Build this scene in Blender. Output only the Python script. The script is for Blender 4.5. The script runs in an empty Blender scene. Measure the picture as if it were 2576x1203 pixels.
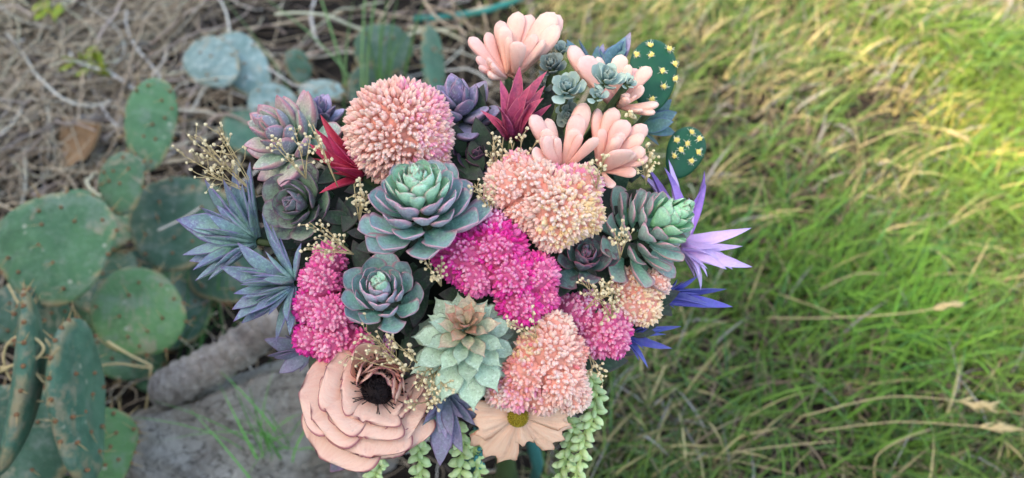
import bpy, bmesh, math, random
import numpy as np
from mathutils import Vector, Matrix, Euler
random.seed(7); rng = np.random.default_rng(7)
scene = bpy.context.scene
COL = scene.collection
# ------------------------------------------------------------------ camera
HFOV, PITCH, CAMH = 65.0, 50.0, 1.20
TH = math.tan(math.radians(HFOV/2))
cam_d = bpy.data.cameras.new('camera'); cam = bpy.data.objects.new('camera', cam_d); COL.objects.link(cam)
cam.location = (0, 0, CAMH); cam.rotation_euler = (math.radians(90-PITCH), 0, 0)
cam_d.sensor_width = 36; cam_d.lens = 18/TH; cam_d.clip_start = 0.02; cam_d.clip_end = 500
cam_d.dof.use_dof = True; cam_d.dof.focus_distance = 0.63; cam_d.dof.aperture_fstop = 4.2
scene.camera = cam
# ------------------------------------------------------------------ world, sun, exposure
SUN_EL, SUN_AZ = 50.0, -125.0        # azimuth from +Y towards +X
w = bpy.data.worlds.new('World'); scene.world = w; w.use_nodes = True
wn = w.node_tree.nodes; wl = w.node_tree.links
sky = wn.new('ShaderNodeTexSky'); sky.sky_type = 'NISHITA'; sky.sun_disc = False
sky.sun_elevation = math.radians(SUN_EL); sky.sun_rotation = math.radians(SUN_AZ); sky.dust_density = 2.0
bg = wn['Background']; bg.inputs['Strength'].default_value = 0.15
wl.new(sky.outputs['Color'], bg.inputs['Color'])
sl = bpy.data.lights.new('sun', 'SUN'); sl.energy = 2.0; sl.angle = math.radians(4); sl.color = (1, .93, .82)
so = bpy.data.objects.new('sun', sl); COL.objects.link(so)
se, sa = math.radians(SUN_EL), math.radians(SUN_AZ)
sdir = Vector((math.sin(sa)*math.cos(se), math.cos(sa)*math.cos(se), math.sin(se)))
so.rotation_euler = sdir.to_track_quat('Z', 'Y').to_euler(); so.location = (2, 2, 4)
scene.view_settings.view_transform = 'Standard'; scene.view_settings.look = 'None'
scene.view_settings.exposure = 2.22; scene.view_settings.gamma = 1
scene.view_settings.use_white_balance = True; scene.view_settings.white_balance_temperature = 8300; scene.view_settings.white_balance_tint = 8
scene.render.engine = 'CYCLES'; scene.cycles.max_bounces = 6
# ------------------------------------------------------------------ helpers: pixels (2576 x 1203 view of the photo) to places
RC = Matrix.Rotation(math.radians(90-PITCH), 3, 'X')
def P(px, py, d):
    k = TH*d/1288
    return Vector((0, 0, CAMH)) + RC @ Vector(((px-1288)*k, -(py-601.5)*k, -d))
def D(x, y, z):                      # camera-space direction (right, up, towards the viewer) to world
    return (RC @ Vector((x, y, z))).normalized()
def M_PX(d): return TH*d/1288        # metres per pixel at depth d
def ground_depth(py, h=0.0):
    yy = (601.5-py)/1288*TH
    return (CAMH-h)/(math.sin(math.radians(PITCH))-math.cos(math.radians(PITCH))*yy)
def G(px, py, h=0.0): return P(px, py, ground_depth(py, h))
BX, BY = 1165, 640
def dome(px, py, back=0.0):
    u, v = (px-BX)/760, (py-BY)/660
    return 0.80 - 0.19*math.sqrt(max(0.02, 1-u*u-v*v)) + back
def dome_axis(px, py, k=0.9):
    return ((px-BX)/760*k, -(py-BY)/660*k + .15, 1)

def mesh_from(name, verts, faces, uvs=None, cols=None, recalc=True, smooth=True):
    me = bpy.data.meshes.new(name)
    me.from_pydata([tuple(v) for v in verts], [], faces)
    if uvs is not None:
        l = me.uv_layers.new(name='UVMap')
        l.data.foreach_set('uv', np.asarray(uvs, dtype=np.float32).ravel())
    if cols is not None:
        a = me.color_attributes.new('Col', 'FLOAT_COLOR', 'POINT')
        c = np.ones((len(verts), 4), dtype=np.float32); c[:, :3] = cols
        a.data.foreach_set('color', c.ravel())
    if recalc:
        bm = bmesh.new(); bm.from_mesh(me); bmesh.ops.recalc_face_normals(bm, faces=bm.faces); bm.to_mesh(me); bm.free()
    if smooth: me.polygons.foreach_set('use_smooth', [True]*len(me.polygons))
    me.update(); return me
def fast_mesh(name, V, F, cols=None, smooth=True):
    V = np.asarray(V, np.float32); F = np.asarray(F, np.int32); n = F.shape[1]
    me = bpy.data.meshes.new(name)
    me.vertices.add(len(V)); me.vertices.foreach_set('co', V.ravel())
    me.loops.add(F.size); me.loops.foreach_set('vertex_index', F.ravel())
    me.polygons.add(len(F)); me.polygons.foreach_set('loop_start', np.arange(len(F), dtype=np.int32)*n)
    me.polygons.foreach_set('use_smooth', np.full(len(F), smooth))
    if cols is not None:
        a = me.color_attributes.new('Col', 'FLOAT_COLOR', 'POINT')
        c = np.ones((len(V), 4), np.float32); c[:, :3] = cols; a.data.foreach_set('color', c.ravel())
    me.update(calc_edges=True); me.validate(); return me
def add(name, me, mat=None, parent=None, M=None, color=None):
    o = bpy.data.objects.new(name, me); COL.objects.link(o)
    if mat is not None and me is not None and len(me.materials) == 0: me.materials.append(mat)
    if parent is not None: o.parent = parent
    if M is not None: o.matrix_basis = M
    if color is not None: o.color = (*color, 1)
    return o
def tag(o, label, cat, group=None, kind=None):
    if label: o['label'] = label
    if cat: o['category'] = cat
    if group: o['group'] = group
    if kind: o['kind'] = kind
    return o
def frame(loc, axis, up=(0, 1, 0.01)):
    z = Vector(axis).normalized(); u = Vector(up); x = u.cross(z)
    if x.length < 1e-4: x = Vector((1, 0, 0)).cross(z)
    x.normalize(); y = z.cross(x)
    M = Matrix((x, y, z)).transposed().to_4x4(); M.translation = loc
    return M
def thing(name, M, label, cat, group=None):
    o = bpy.data.objects.new(name, None); COL.objects.link(o); o.empty_display_size = .02
    o.matrix_basis = M; tag(o, label, cat, group); return o

# ------------------------------------------------------------------ materials
class NT:
    def __init__(s, name):
        s.m = bpy.data.materials.new(name); s.m.use_nodes = True
        s.n = s.m.node_tree.nodes; s.l = s.m.node_tree.links; s.b = s.n['Principled BSDF']
    def new(s, t, **k):
        n = s.n.new(t)
        for a, v in k.items(): setattr(n, a, v)
        return n
    def put(s, sock, v):
        if hasattr(v, 'is_output') or isinstance(v, bpy.types.NodeSocket): s.l.new(v, sock)
        else: sock.default_value = v
    def math(s, op, a, b=0.0, clamp=False):
        n = s.new('ShaderNodeMath', operation=op, use_clamp=clamp); s.put(n.inputs[0], a); s.put(n.inputs[1], b); return n.outputs[0]
    def mix(s, f, a, b, mode='MIX'):
        n = s.new('ShaderNodeMix', data_type='RGBA', blend_type=mode)
        s.put(n.inputs['Factor'], f)
        for i, v in ((6, a), (7, b)):
            s.put(n.inputs[i], (*v, 1) if isinstance(v, tuple) and len(v) == 3 else v)
        return n.outputs[2]
    def noise(s, scale, detail=3, rough=.6, vec=None, dist=0.0):
        n = s.new('ShaderNodeTexNoise'); n.inputs['Scale'].default_value = scale; n.inputs['Detail'].default_value = detail
        n.inputs['Roughness'].default_value = rough; n.inputs['Distortion'].default_value = dist
        if vec is not None: s.l.new(vec, n.inputs['Vector'])
        return n.outputs['Fac']
    def step(s, v, a, b):
        n = s.new('ShaderNodeMapRange', interpolation_type='SMOOTHSTEP'); s.put(n.inputs['Value'], v)
        n.inputs['From Min'].default_value = a; n.inputs['From Max'].default_value = b; return n.outputs[0]
    def ramp(s, f, stops):
        n = s.new('ShaderNodeValToRGB'); s.put(n.inputs[0], f); e = n.color_ramp.elements
        while len(e) < len(stops): e.new(.5)
        for q, (p, c) in zip(e, stops): q.position = p; q.color = (*c, 1)
        return n.outputs[0]
    def bump(s, h, strength=.3, dist=.002):
        n = s.new('ShaderNodeBump'); n.inputs['Strength'].default_value = strength; n.inputs['Distance'].default_value = dist
        s.put(n.inputs['Height'], h); s.l.new(n.outputs[0], s.b.inputs['Normal'])
    def geo(s): return s.new('ShaderNodeNewGeometry').outputs['Position']
    def objrand(s): return s.new('ShaderNodeObjectInfo').outputs['Random']
    def fin(s, col, rough=.5, sss=0.0, spec=.28, sheen=0):
        s.put(s.b.inputs['Base Color'], (*col, 1) if isinstance(col, tuple) else col)
        s.b.inputs['Roughness'].default_value = rough; s.b.inputs['Specular IOR Level'].default_value = spec
        if sss:
            s.b.inputs['Subsurface Weight'].default_value = sss; s.b.inputs['Subsurface Radius'].default_value = (1, .5, .4)
            s.b.inputs['Subsurface Scale'].default_value = .004
        if sheen: s.b.inputs['Sheen Weight'].default_value = sheen
        return s.m
def leaf_mat(name, base, mid, tip, edge, e0=.75, ew=.8, mott=None, mw=.5, rough=.5, under=None, var=.25, sss=0, alt=None, aw=0, scuff_glint=.5):
    t = NT(name); uv = t.new('ShaderNodeSeparateXYZ'); t.l.new(t.new('ShaderNodeUVMap').outputs[0], uv.inputs[0])
    a, v = uv.outputs[0], uv.outputs[1]
    ang = t.math('MULTIPLY', a, 2*math.pi)
    e = t.math('ABSOLUTE', t.math('COSINE', ang)); top = t.math('SINE', ang)
    pos = t.geo(); n1 = t.noise(90, 4, .65, pos); n2 = t.noise(420, 3, .7, pos); rnd = t.objrand()
    vv = t.math('ADD', v, t.math('MULTIPLY', t.math('SUBTRACT', n1, .5), .35))
    c = t.ramp(vv, [(.1, base), (.5, mid), (.93, tip)])
    if alt: c = t.mix(t.math('MULTIPLY', t.step(rnd, .45, .75), aw), c, alt)
    if under: c = t.mix(t.math('MULTIPLY', t.step(top, .05, -.35), .8), c, under)
    if mott: c = t.mix(t.math('MULTIPLY', t.step(n1, .47, .60), mw), c, mott)
    c = t.mix(t.math('MULTIPLY', t.step(n2, .52, .66), min(.35, scuff_glint*.7)), c, tuple(min(.95, x*1.7+.05) for x in mid)); c = t.mix(t.math('MULTIPLY', t.step(n2, .46, .34), min(.4, scuff_glint*.8)), c, tuple(x*.45 for x in mid))  # pale and dark speckle paints waxy highlights and contrast into the leaf colour
    # edges and tip
    ee = t.math('MULTIPLY', t.step(t.math('ADD', e, t.math('MULTIPLY', t.math('SUBTRACT', n2, .5), .18)), e0, 1.0), t.step(v, .25, .6))
    tt = t.step(v, .9, 1.0)
    c = t.mix(t.math('MULTIPLY', t.math('MAXIMUM', ee, tt), ew), c, edge)
    # fine scratches
    n3 = t.noise(700, 2, .8, pos, 1.5)
    c = t.mix(t.math('MULTIPLY', t.step(n3, .58, .68), scuff_glint*.7), c, tuple(x*.45 for x in edge))
    hs = t.new('ShaderNodeHueSaturation'); t.l.new(c, hs.inputs['Color'])
    t.put(hs.inputs['Value'], t.math('ADD', 1-var/2, t.math('MULTIPLY', rnd, var)))
    t.put(hs.inputs['Hue'], t.math('ADD', .49, t.math('MULTIPLY', t.math('FRACT', t.math('MULTIPLY', rnd, 7.31)), .02)))
    t.bump(t.math('ADD', n2, n1), .25, .0012)
    return t.fin(hs.outputs[0], rough, sss)
L = {}
L['eche'] = leaf_mat('echeveria_leaf', (.16,.44,.34), (.26,.55,.46), (.32,.52,.54), (.72,.34,.44), .70, .75, (.34,.36,.50), .4, .40, (.48,.40,.54), .3)
L['eche_core'] = leaf_mat('echeveria_core_leaf', (.28,.64,.32), (.38,.72,.46), (.42,.72,.55), (.55,.28,.28), .8, .55, (.20,.40,.40), .3, .4, None, .2)
L['eche_right'] = leaf_mat('echeveria_green_leaf', (.15,.42,.28), (.28,.54,.42), (.42,.52,.46), (.70,.30,.38), .72, .75, (.40,.32,.40), .35, .40, (.30,.42,.40), .3)
L['right_core'] = leaf_mat('echeveria_lime_leaf', (.34,.78,.30), (.32,.74,.42), (.38,.70,.48), (.50,.30,.28), .85, .5, (.15,.40,.32), .3, .4, None, .2)
L['dark'] = leaf_mat('dark_echeveria_leaf', (.08,.20,.17), (.15,.28,.26), (.21,.29,.29), (.34,.10,.16), .66, .75, (.14,.06,.13), .7, .42, (.08,.08,.13), .35)
L['pinkgreen'] = leaf_mat('pink_green_leaf', (.28,.54,.32), (.46,.60,.44), (.70,.42,.46), (.55,.16,.22), .76, .6, (.36,.28,.40), .4, .45, (.20,.22,.30), .3, alt=(.22,.40,.30), aw=.7)
L['purplefat'] = leaf_mat('purple_blue_leaf', (.20,.26,.34), (.32,.32,.48), (.40,.32,.52), (.40,.22,.32), .75, .55, (.16,.24,.26), .6, .42, (.11,.09,.19), .35)
L['duskpurple'] = leaf_mat('dusky_purple_leaf', (.05,.07,.09), (.10,.09,.15), (.16,.09,.16), (.32,.12,.18), .75, .55, (.07,.11,.11), .6, .42, None, .35)
L['darkgreen'] = leaf_mat('olive_purple_leaf', (.15,.34,.18), (.25,.42,.27), (.34,.38,.34), (.30,.14,.22), .7, .6, (.17,.11,.19), .7, .42, (.10,.10,.16), .35)
L['mint'] = leaf_mat('mint_pointed_leaf', (.32,.54,.38), (.46,.66,.50), (.34,.48,.36), (.18,.20,.15), .82, .55, (.34,.50,.34), .5, .45, (.20,.34,.34), .25, scuff_glint=1.0)
L['mint_core'] = leaf_mat('orange_core_leaf', (.50,.38,.20), (.50,.30,.20), (.55,.22,.16), (.40,.12,.08), .7, .6, (.34,.42,.28), .45, .45, None, .3, scuff_glint=1.0)
L['grey'] = leaf_mat('grey_green_leaf', (.20,.36,.33), (.38,.54,.50), (.50,.63,.56), (.48,.56,.50), .6, .7, (.22,.36,.38), .4, .6, (.14,.24,.26), .25, scuff_glint=.1)
L['greydark'] = leaf_mat('dark_grey_leaf', (.06,.10,.10), (.13,.19,.19), (.22,.28,.26), (.30,.30,.26), .7, .6, (.12,.15,.17), .5, .55, None, .3, scuff_glint=.3)  # darker grey leaf colour for two of the small rosettes
L['mint_mid'] = leaf_mat('blush_pointed_leaf', (.40,.50,.32), (.48,.50,.34), (.55,.34,.26), (.42,.20,.14), .8, .5, (.36,.46,.32), .5, .45, None, .3, scuff_glint=1.0)
L['peach'] = leaf_mat('peach_finger_leaf', (.80,.40,.32), (.86,.51,.44), (.87,.57,.51), (.80,.36,.31), .8, .25, (.86,.54,.44), .4, .38, None, .12, sss=.25, scuff_glint=.12)
L['red'] = leaf_mat('burgundy_spike_leaf', (.10,.02,.05), (.36,.04,.11), (.50,.09,.17), (.62,.18,.24), .86, .6, (.14,.03,.10), .5, .5, (.20,.02,.07), .45, scuff_glint=.4)
L['crimson'] = leaf_mat('crimson_spike_leaf', (.22,.01,.03), (.48,.03,.08), (.52,.05,.10), (.60,.10,.16), .86, .6, (.36,.02,.08), .4, .5, (.36,.02,.06), .3, scuff_glint=.3)
L['bluespike'] = leaf_mat('blue_green_spike_leaf', (.15,.35,.28), (.20,.39,.35), (.18,.22,.36), (.24,.10,.34), .84, .55, (.14,.12,.33), .45, .40, (.24,.38,.34), .35, alt=(.20,.28,.36), aw=.35)
L['indigo'] = leaf_mat('indigo_leaf', (.14,.22,.28), (.20,.22,.34), (.24,.20,.34), (.20,.12,.24), .75, .6, (.17,.24,.27), .5, .45, (.10,.10,.20), .35)
L['lilac'] = leaf_mat('lilac_leaf', (.74,.46,.76), (.68,.48,.80), (.52,.40,.76), (.30,.24,.60), .85, .5, (.58,.42,.74), .4, .4, (.38,.28,.62), .2, sss=.15, scuff_glint=.1)
L['violet'] = leaf_mat('violet_leaf', (.50,.18,.58), (.30,.16,.52), (.14,.10,.34), (.20,.12,.44), .8, .6, (.38,.22,.58), .4, .4, (.12,.10,.28), .3, sss=.1, scuff_glint=.1)
L['royal'] = leaf_mat('royal_blue_leaf', (.06,.08,.28), (.07,.08,.42), (.12,.14,.50), (.20,.20,.55), .86, .5, (.09,.14,.42), .5, .42, (.05,.06,.30), .35, scuff_glint=.2)
L['tealleaf'] = leaf_mat('teal_leaf', (.06,.16,.13), (.09,.22,.19), (.09,.19,.22), (.12,.15,.35), .8, .5, (.08,.18,.28), .5, .42, (.06,.14,.20), .3)
L['pearl'] = leaf_mat('pearl_leaf', (.40,.54,.22), (.50,.66,.32), (.54,.68,.40), (.34,.50,.28), .9, .3, (.26,.46,.22), .4, .38, None, .3, sss=.2, scuff_glint=.05)
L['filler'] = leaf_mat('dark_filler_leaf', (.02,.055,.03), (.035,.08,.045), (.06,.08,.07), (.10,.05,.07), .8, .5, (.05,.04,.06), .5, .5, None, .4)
def bud_mat(name, attr):
    t = NT(name)
    c = t.new('ShaderNodeObjectInfo').outputs['Color'] if not attr else t.new('ShaderNodeVertexColor', layer_name='Col').outputs['Color']
    uv = t.new('ShaderNodeSeparateXYZ'); t.l.new(t.new('ShaderNodeUVMap').outputs[0], uv.inputs[0])
    if not attr: c = t.mix(t.math('MULTIPLY', t.step(uv.outputs[1], .5, 1.0), .36), c, (.95,.80,.78))
    return t.fin(c, .42, .25)
MBUD, MBUDA = bud_mat('sedum_bud', False), bud_mat('sedum_bud_mass', True)
def simple(name, col, rough=.6, var=.3, scale=60, bump=.2, metal=0.0, col2=None, sss=0):
    t = NT(name); n = t.noise(scale, 5, .65, t.geo())
    c2 = col2 or tuple(x*.55 for x in col)
    c = t.mix(t.math('MULTIPLY', t.step(n, .35, .7), min(1, var*2)), col, c2)
    t.bump(n, bump, .002); t.b.inputs['Metallic'].default_value = metal
    return t.fin(c, rough, sss)
M_GOLD = simple('gold_bud', (.88,.78,.54), .35, .3, 900, .5, .1, (.60,.45,.20))
M_GOLDSTEM = simple('gold_stem', (.62,.50,.28), .4, .3, 400, .2, .2)
M_STEM = simple('flower_stem', (.06,.10,.04), .6, .3, 200)
M_CORE = simple('bouquet_shade_core', (.006,.010,.007), .9, .4, 120, .5)
M_PINKCORE = simple('sedum_core', (.62,.10,.26), .7, .4, 200, .3)
M_ORANGECORE = simple('sedum_peach_core', (.80,.34,.27), .7, .4, 200, .3)
M_RIBBON = simple('teal_ribbon', (.03,.16,.16), .45, .3, 300, .15)
M_PADDLE = simple('paddle_green', (.006,.085,.045), .55, .3, 70, .08, 0, (.004,.055,.04))
M_TUFT = simple('yellow_tuft', (.85,.72,.25), .6, .3, 600, .2, 0, (.75,.55,.15))
M_TUFTW = simple('white_hair', (.80,.82,.68), .6, .1, 600, .1)
def attr_mat(name, rough=.6, trans=0.0, n_amt=.2, spec=.3):
    t = NT(name); c = t.new('ShaderNodeVertexColor', layer_name='Col').outputs['Color']
    n = t.noise(140, 3, .6, t.geo())
    c = t.mix(t.math('MULTIPLY', n, n_amt), c, (0, 0, 0))
    m = t.fin(c, rough, 0, spec)
    if trans:
        tr = t.new('ShaderNodeBsdfTranslucent'); t.l.new(c, tr.inputs[0]); mx = t.new('ShaderNodeMixShader'); mx.inputs[0].default_value = trans
        t.l.new(t.b.outputs[0], mx.inputs[1]); t.l.new(tr.outputs[0], mx.inputs[2]); t.l.new(mx.outputs[0], t.n['Material Output'].inputs[0])
    return m
M_GRASS = attr_mat('grass_blade', .5, .3, .25); M_STRAW = attr_mat('dry_straw', .7, .1, .3)

# ------------------------------------------------------------------ shapes
PROF = {   # (v, half width) and (v, half thickness), relative to length 1
 'spoon': ([(0,.10),(.25,.17),(.5,.27),(.7,.33),(.85,.30),(.95,.19),(1,0)], [(0,.05),(.3,.07),(.7,.05),(.9,.03),(1,0)]),
 'fat':   ([(0,.12),(.2,.22),(.45,.31),(.7,.28),(.88,.15),(.96,.06),(1,0)], [(0,.10),(.3,.15),(.6,.14),(.85,.07),(1,0)]),
 'finger':([(0,.06),(.25,.09),(.5,.13),(.75,.165),(.9,.14),(.97,.08),(1,0)], [(0,.05),(.3,.08),(.6,.10),(.85,.10),(.96,.06),(1,0)]),
 'spike': ([(0,.12),(.15,.135),(.4,.12),(.65,.085),(.85,.045),(1,0)], [(0,.06),(.3,.055),(.7,.03),(1,0)]),
 'lance': ([(0,.06),(.2,.10),(.45,.15),(.65,.145),(.85,.075),(.95,.025),(1,0)], [(0,.05),(.3,.06),(.65,.05),(.9,.02),(1,0)]),
 'wide':  ([(0,.10),(.2,.17),(.45,.215),(.65,.18),(.85,.09),(.95,.03),(1,0)], [(0,.04),(.3,.05),(.65,.04),(.9,.02),(1,0)]),
 'agave': ([(0,.14),(.25,.22),(.5,.28),(.66,.26),(.78,.13),(.86,.04),(.94,.02),(1,0)], [(0,.06),(.4,.08),(.7,.05),(.86,.025),(1,0)]),
 'grey':  ([(0,.10),(.3,.19),(.6,.30),(.8,.31),(.92,.22),(1,0)], [(0,.06),(.5,.08),(.85,.06),(1,0)]),
 'bead':  ([(0,.06),(.15,.2),(.4,.33),(.7,.30),(.9,.15),(1,0)], [(0,.06),(.15,.2),(.4,.32),(.7,.29),(.9,.14),(1,0)]),
 'bud':   ([(0,.06),(.3,.15),(.55,.28),(.72,.24),(.88,.11),(1,0)], [(0,.06),(.3,.14),(.55,.24),(.72,.21),(.88,.10),(1,0)]),
}
def tube_leaf(name, prof, bend=0.0, cup=0.0, rings=9, K=10, flat=.35, side=0.0, jag=0.0):
    wp, tp = PROF[prof]; V, F, U = [], [], []
    vs = [1-(1-i/rings)**1.45 for i in range(rings)]; y = z = 0.0; pv = 0
    for v in vs:
        th = bend*v; y += (v-pv)*math.cos(th); z += (v-pv)*math.sin(th); pv = v
        ww = np.interp(v, *zip(*wp))*(1+random.uniform(-jag, jag)); tt = np.interp(v, *zip(*tp))
        for k in range(K):
            a = 2*math.pi*k/K; c, s = math.cos(a), math.sin(a)
            zl = tt*s*(flat if s > 0 else 1) + cup*ww*c*c
            V.append((ww*c + side*v*v, y - math.sin(th)*zl, z + math.cos(th)*zl))
    th = bend; y += (1-pv)*math.cos(th); z += (1-pv)*math.sin(th); V.append((side, y, z)); tipi = len(V)-1
    for i in range(rings-1):
        for k in range(K):
            k2 = (k+1) % K; F.append((i*K+k, i*K+k2, (i+1)*K+k2, (i+1)*K+k))
            U += [(k/K, vs[i]), ((k+1)/K, vs[i]), ((k+1)/K, vs[i+1]), (k/K, vs[i+1])]
    i = rings-1
    for k in range(K):
        F.append((i*K+k, i*K+(k+1) % K, tipi)); U += [(k/K, vs[i]), ((k+1)/K, vs[i]), ((k+.5)/K, 1)]
    F.append(tuple(range(K-1, -1, -1))); U += [(k/K, 0) for k in range(K-1, -1, -1)]
    me = bpy.data.meshes.new(name); me.from_pydata(V, [], F)
    l = me.uv_layers.new(name='UVMap'); l.data.foreach_set('uv', np.asarray(U, np.float32).ravel())
    me.polygons.foreach_set('use_smooth', [True]*len(F)); me.update(); return me
_cache = {}
def leafset(prof, mat, n=3, bend=.3, cup=.3, jit=.25, **k):
    key = (prof, mat, n, bend, cup)
    if key not in _cache:
        r = []
        for i in range(n):
            me = tube_leaf('leaf', prof, bend*(1+random.uniform(-jit, jit)), cup*(1+random.uniform(-jit, jit)), side=random.uniform(-.22, .22) if prof in ('lance', 'spike') else random.uniform(-.07, .07), jag=.05, flat=.8 if prof in ('finger', 'fat', 'bead') else .35, **k)
            me.materials.append(L[mat]); r.append(me)
        _cache[key] = r
    return _cache[key]
def tube(pts, rads, K=6, name='tube'):
    pts = [Vector(p) for p in pts]; V, F = [], []; ref = Vector((.3, .2, 1)).normalized()
    for i, p in enumerate(pts):
        t = (pts[min(i+1, len(pts)-1)]-pts[max(i-1, 0)]).normalized()
        x = t.cross(ref)
        if x.length < 1e-3: x = t.cross(Vector((1, 0, 0)))
        x.normalize(); y = t.cross(x)
        for k in range(K):
            a = 2*math.pi*k/K; V.append(p+(x*math.cos(a)+y*math.sin(a))*rads[i])
    for i in range(len(pts)-1):
        for k in range(K): F.append((i*K+k, i*K+(k+1) % K, (i+1)*K+(k+1) % K, (i+1)*K+k))
    F.append(tuple(range(K-1, -1, -1))); F.append(tuple(range((len(pts)-1)*K, len(pts)*K)))
    return V, F
def join_tubes(name, lst, K=5):
    V, F = [], []
    for pts, rads in lst:
        v, f = tube(pts, rads, K); o = len(V); V += v; F += [tuple(i+o for i in q) for q in f]
    return mesh_from(name, V, F, recalc=False)
GATHER = P(1225, 700, .86)
def stem_to_gather(t, r=.0022, mat=None):
    """a short stem from the flower's base down into the bouquet"""
    g = t.matrix_basis.inverted() @ GATHER; g = g*.85
    mid = g*.5 + Vector((0, 0, -.25*g.length))
    pts = [Vector((0, 0, 0))*(1-q)**2 + mid*2*q*(1-q) + g*q*q for q in (0, .25, .5, .75, 1)]
    V, F = tube(pts, [r*1.4]+[r]*4, 6)
    return add('stem', mesh_from('stem', V, F, recalc=False), mat or M_STEM, t)

def rosette(name, label, cat, px, py, r, axis, n, prof, mat, el=(15, 86), d=None, group=None, size=(1, .28), core=None, corefrac=.3, core2=None, c2frac=.15, pw=1.0,
            bend=.5, cup=.35, height=.35, rbase=.12, roll=0, wmul=1.0, lenpw=1.0, jit=7):
    d = dome(px, py) if d is None else d
    R = r*M_PX(d)
    t = thing(name, frame(P(px, py, d), D(*axis), D(0, 1, 0)), label, cat, group)
    A = leafset(prof, mat, 6, bend, cup); B = leafset(prof, core, 3, bend*1.2, cup) if core else A; C2 = leafset(prof, core2, 3, bend*1.2, cup) if core2 else B
    for i in range(n):
        q = i/(n-1); phi = i*2.39996+roll+random.uniform(-.12, .12)
        e = math.radians(el[0]+(el[1]-el[0])*q**pw + random.uniform(-jit, jit))
        ln = R*(size[0]+(size[1]-size[0])*q**lenpw)*random.uniform(.86, 1.07)
        wv = wmul*random.uniform(.92, 1.08)*(1-.12*q)
        M = Matrix.Rotation(phi, 4, 'Z') @ Matrix.Translation((0, R*rbase*(1-q)**.7, R*height*(q-.4))) @ Matrix.Rotation(e, 4, 'X') @ Matrix.Rotation(random.uniform(-.08, .08), 4, 'Y') @ Matrix.Diagonal((ln*wv, ln, ln, 1))
        add('leaf', random.choice(C2 if core2 and q > 1-c2frac else B if q > 1-corefrac and core else A), None, t, M)
    if mat: stem_to_gather(t)
    return t
def fan(name, label, cat, base, tips, prof, mat, d=None, wmul=1.0, bend=.3, cup=.3, group=None, spread=5, axis=None, alt=None, n=5, extra=0):
    """leaves from one base out to given tips; a tip is (px, py, depth offset in px units towards the viewer, width factor)"""
    bx, by = base; d = dome(bx, by) if d is None else d; k = M_PX(d)
    ax = axis or dome_axis(bx, by)
    Mw = frame(P(bx, by, d), D(*ax), D(0, 1, 0)); t = thing(name, Mw, label, cat, group); inv = Mw.inverted()
    S = leafset(prof, mat, n, bend, cup, jit=.7 if prof in ('lance', 'spike') else .3)
    tips = list(tips)
    for i in range(extra):
        q = random.choice(tips[:8]); f = random.uniform(.55, .85); tips.append((bx+(q[0]-bx)*f+random.uniform(-22, 22), by+(q[1]-by)*f+random.uniform(-22, 22), (q[2] if len(q) > 2 else 20)+random.uniform(20, 50), random.uniform(.9, 1.3)))
    for tp in tips:
        x, y = tp[0], tp[1]; dz = tp[2] if len(tp) > 2 else random.uniform(-20, 40); wm = tp[3] if len(tp) > 3 else 1
        ss = leafset(prof, tp[4], n, bend, cup) if len(tp) > 4 else S
        tipw = P(x, y, d - dz*k); b = inv @ (P(bx, by, d)); tl = inv @ tipw
        b = Vector((tl.x, tl.y, 0)).normalized()*spread*k + Vector((0, 0, dz*k*.15))
        v = tl-b; ln = v.length; yv = v.normalized()
        zf = (Vector((0, 0, 1)) + Vector((random.uniform(-.25, .25), random.uniform(-.25, .25), 0)))
        if abs(zf.dot(yv)) > .97: zf = Vector((0, 1, .2))
        xv = yv.cross(zf).normalized(); zv = xv.cross(yv)
        # turn so the bent leaf's tip meets the wanted tip
        Mr = Matrix((xv, yv, zv)).transposed().to_4x4() @ Matrix.Rotation(-bend*.5, 4, 'X'); Mr.translation = b
        add('leaf', random.choice(ss), None, t, Mr @ Matrix.Diagonal((ln*wm*wmul, ln*1.03, ln, 1)))
    stem_to_gather(t)
    return t
# ================================================================== THE GROUND AND THE SETTING
def hsh(x, y):      # smooth ground undulation
    return .02*math.sin(2.1*x+1.3)*math.cos(1.7*y) + .012*math.sin(5.3*x-2*y+.7) + .006*math.sin(11*x+9*y)
n = 140; xs = np.concatenate([[-40, -12], np.linspace(-3.2, 3.2, n), [12, 40]]); ys = np.concatenate([[-20, -5], np.linspace(-.6, 4.6, n), [12, 60]])
V = [(x, y, hsh(x, y)-.012) for y in ys for x in xs]; nx = len(xs)
F = [(j*nx+i, j*nx+i+1, (j+1)*nx+i+1, (j+1)*nx+i) for j in range(len(ys)-1) for i in range(nx-1)]
t = NT('soil'); p = t.geo(); a = t.noise(9, 6, .7, p); b = t.noise(70, 5, .7, p); c3 = t.noise(260, 3, .7, p)
c = t.ramp(a, [(.3, (.008,.006,.005)), (.5, (.016,.012,.010)), (.7, (.035,.026,.021))])
c = t.mix(t.step(b, .5, .7), c, (.04,.03,.025)); c = t.mix(t.step(c3, .62, .72), c, (.08,.065,.05))
t.bump(t.math('ADD', b, c3), .8, .01); MS = t.fin(c, .95, 0, .2)
tag(add('ground', fast_mesh('ground', V, F), MS), None, None, kind='structure')

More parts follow.
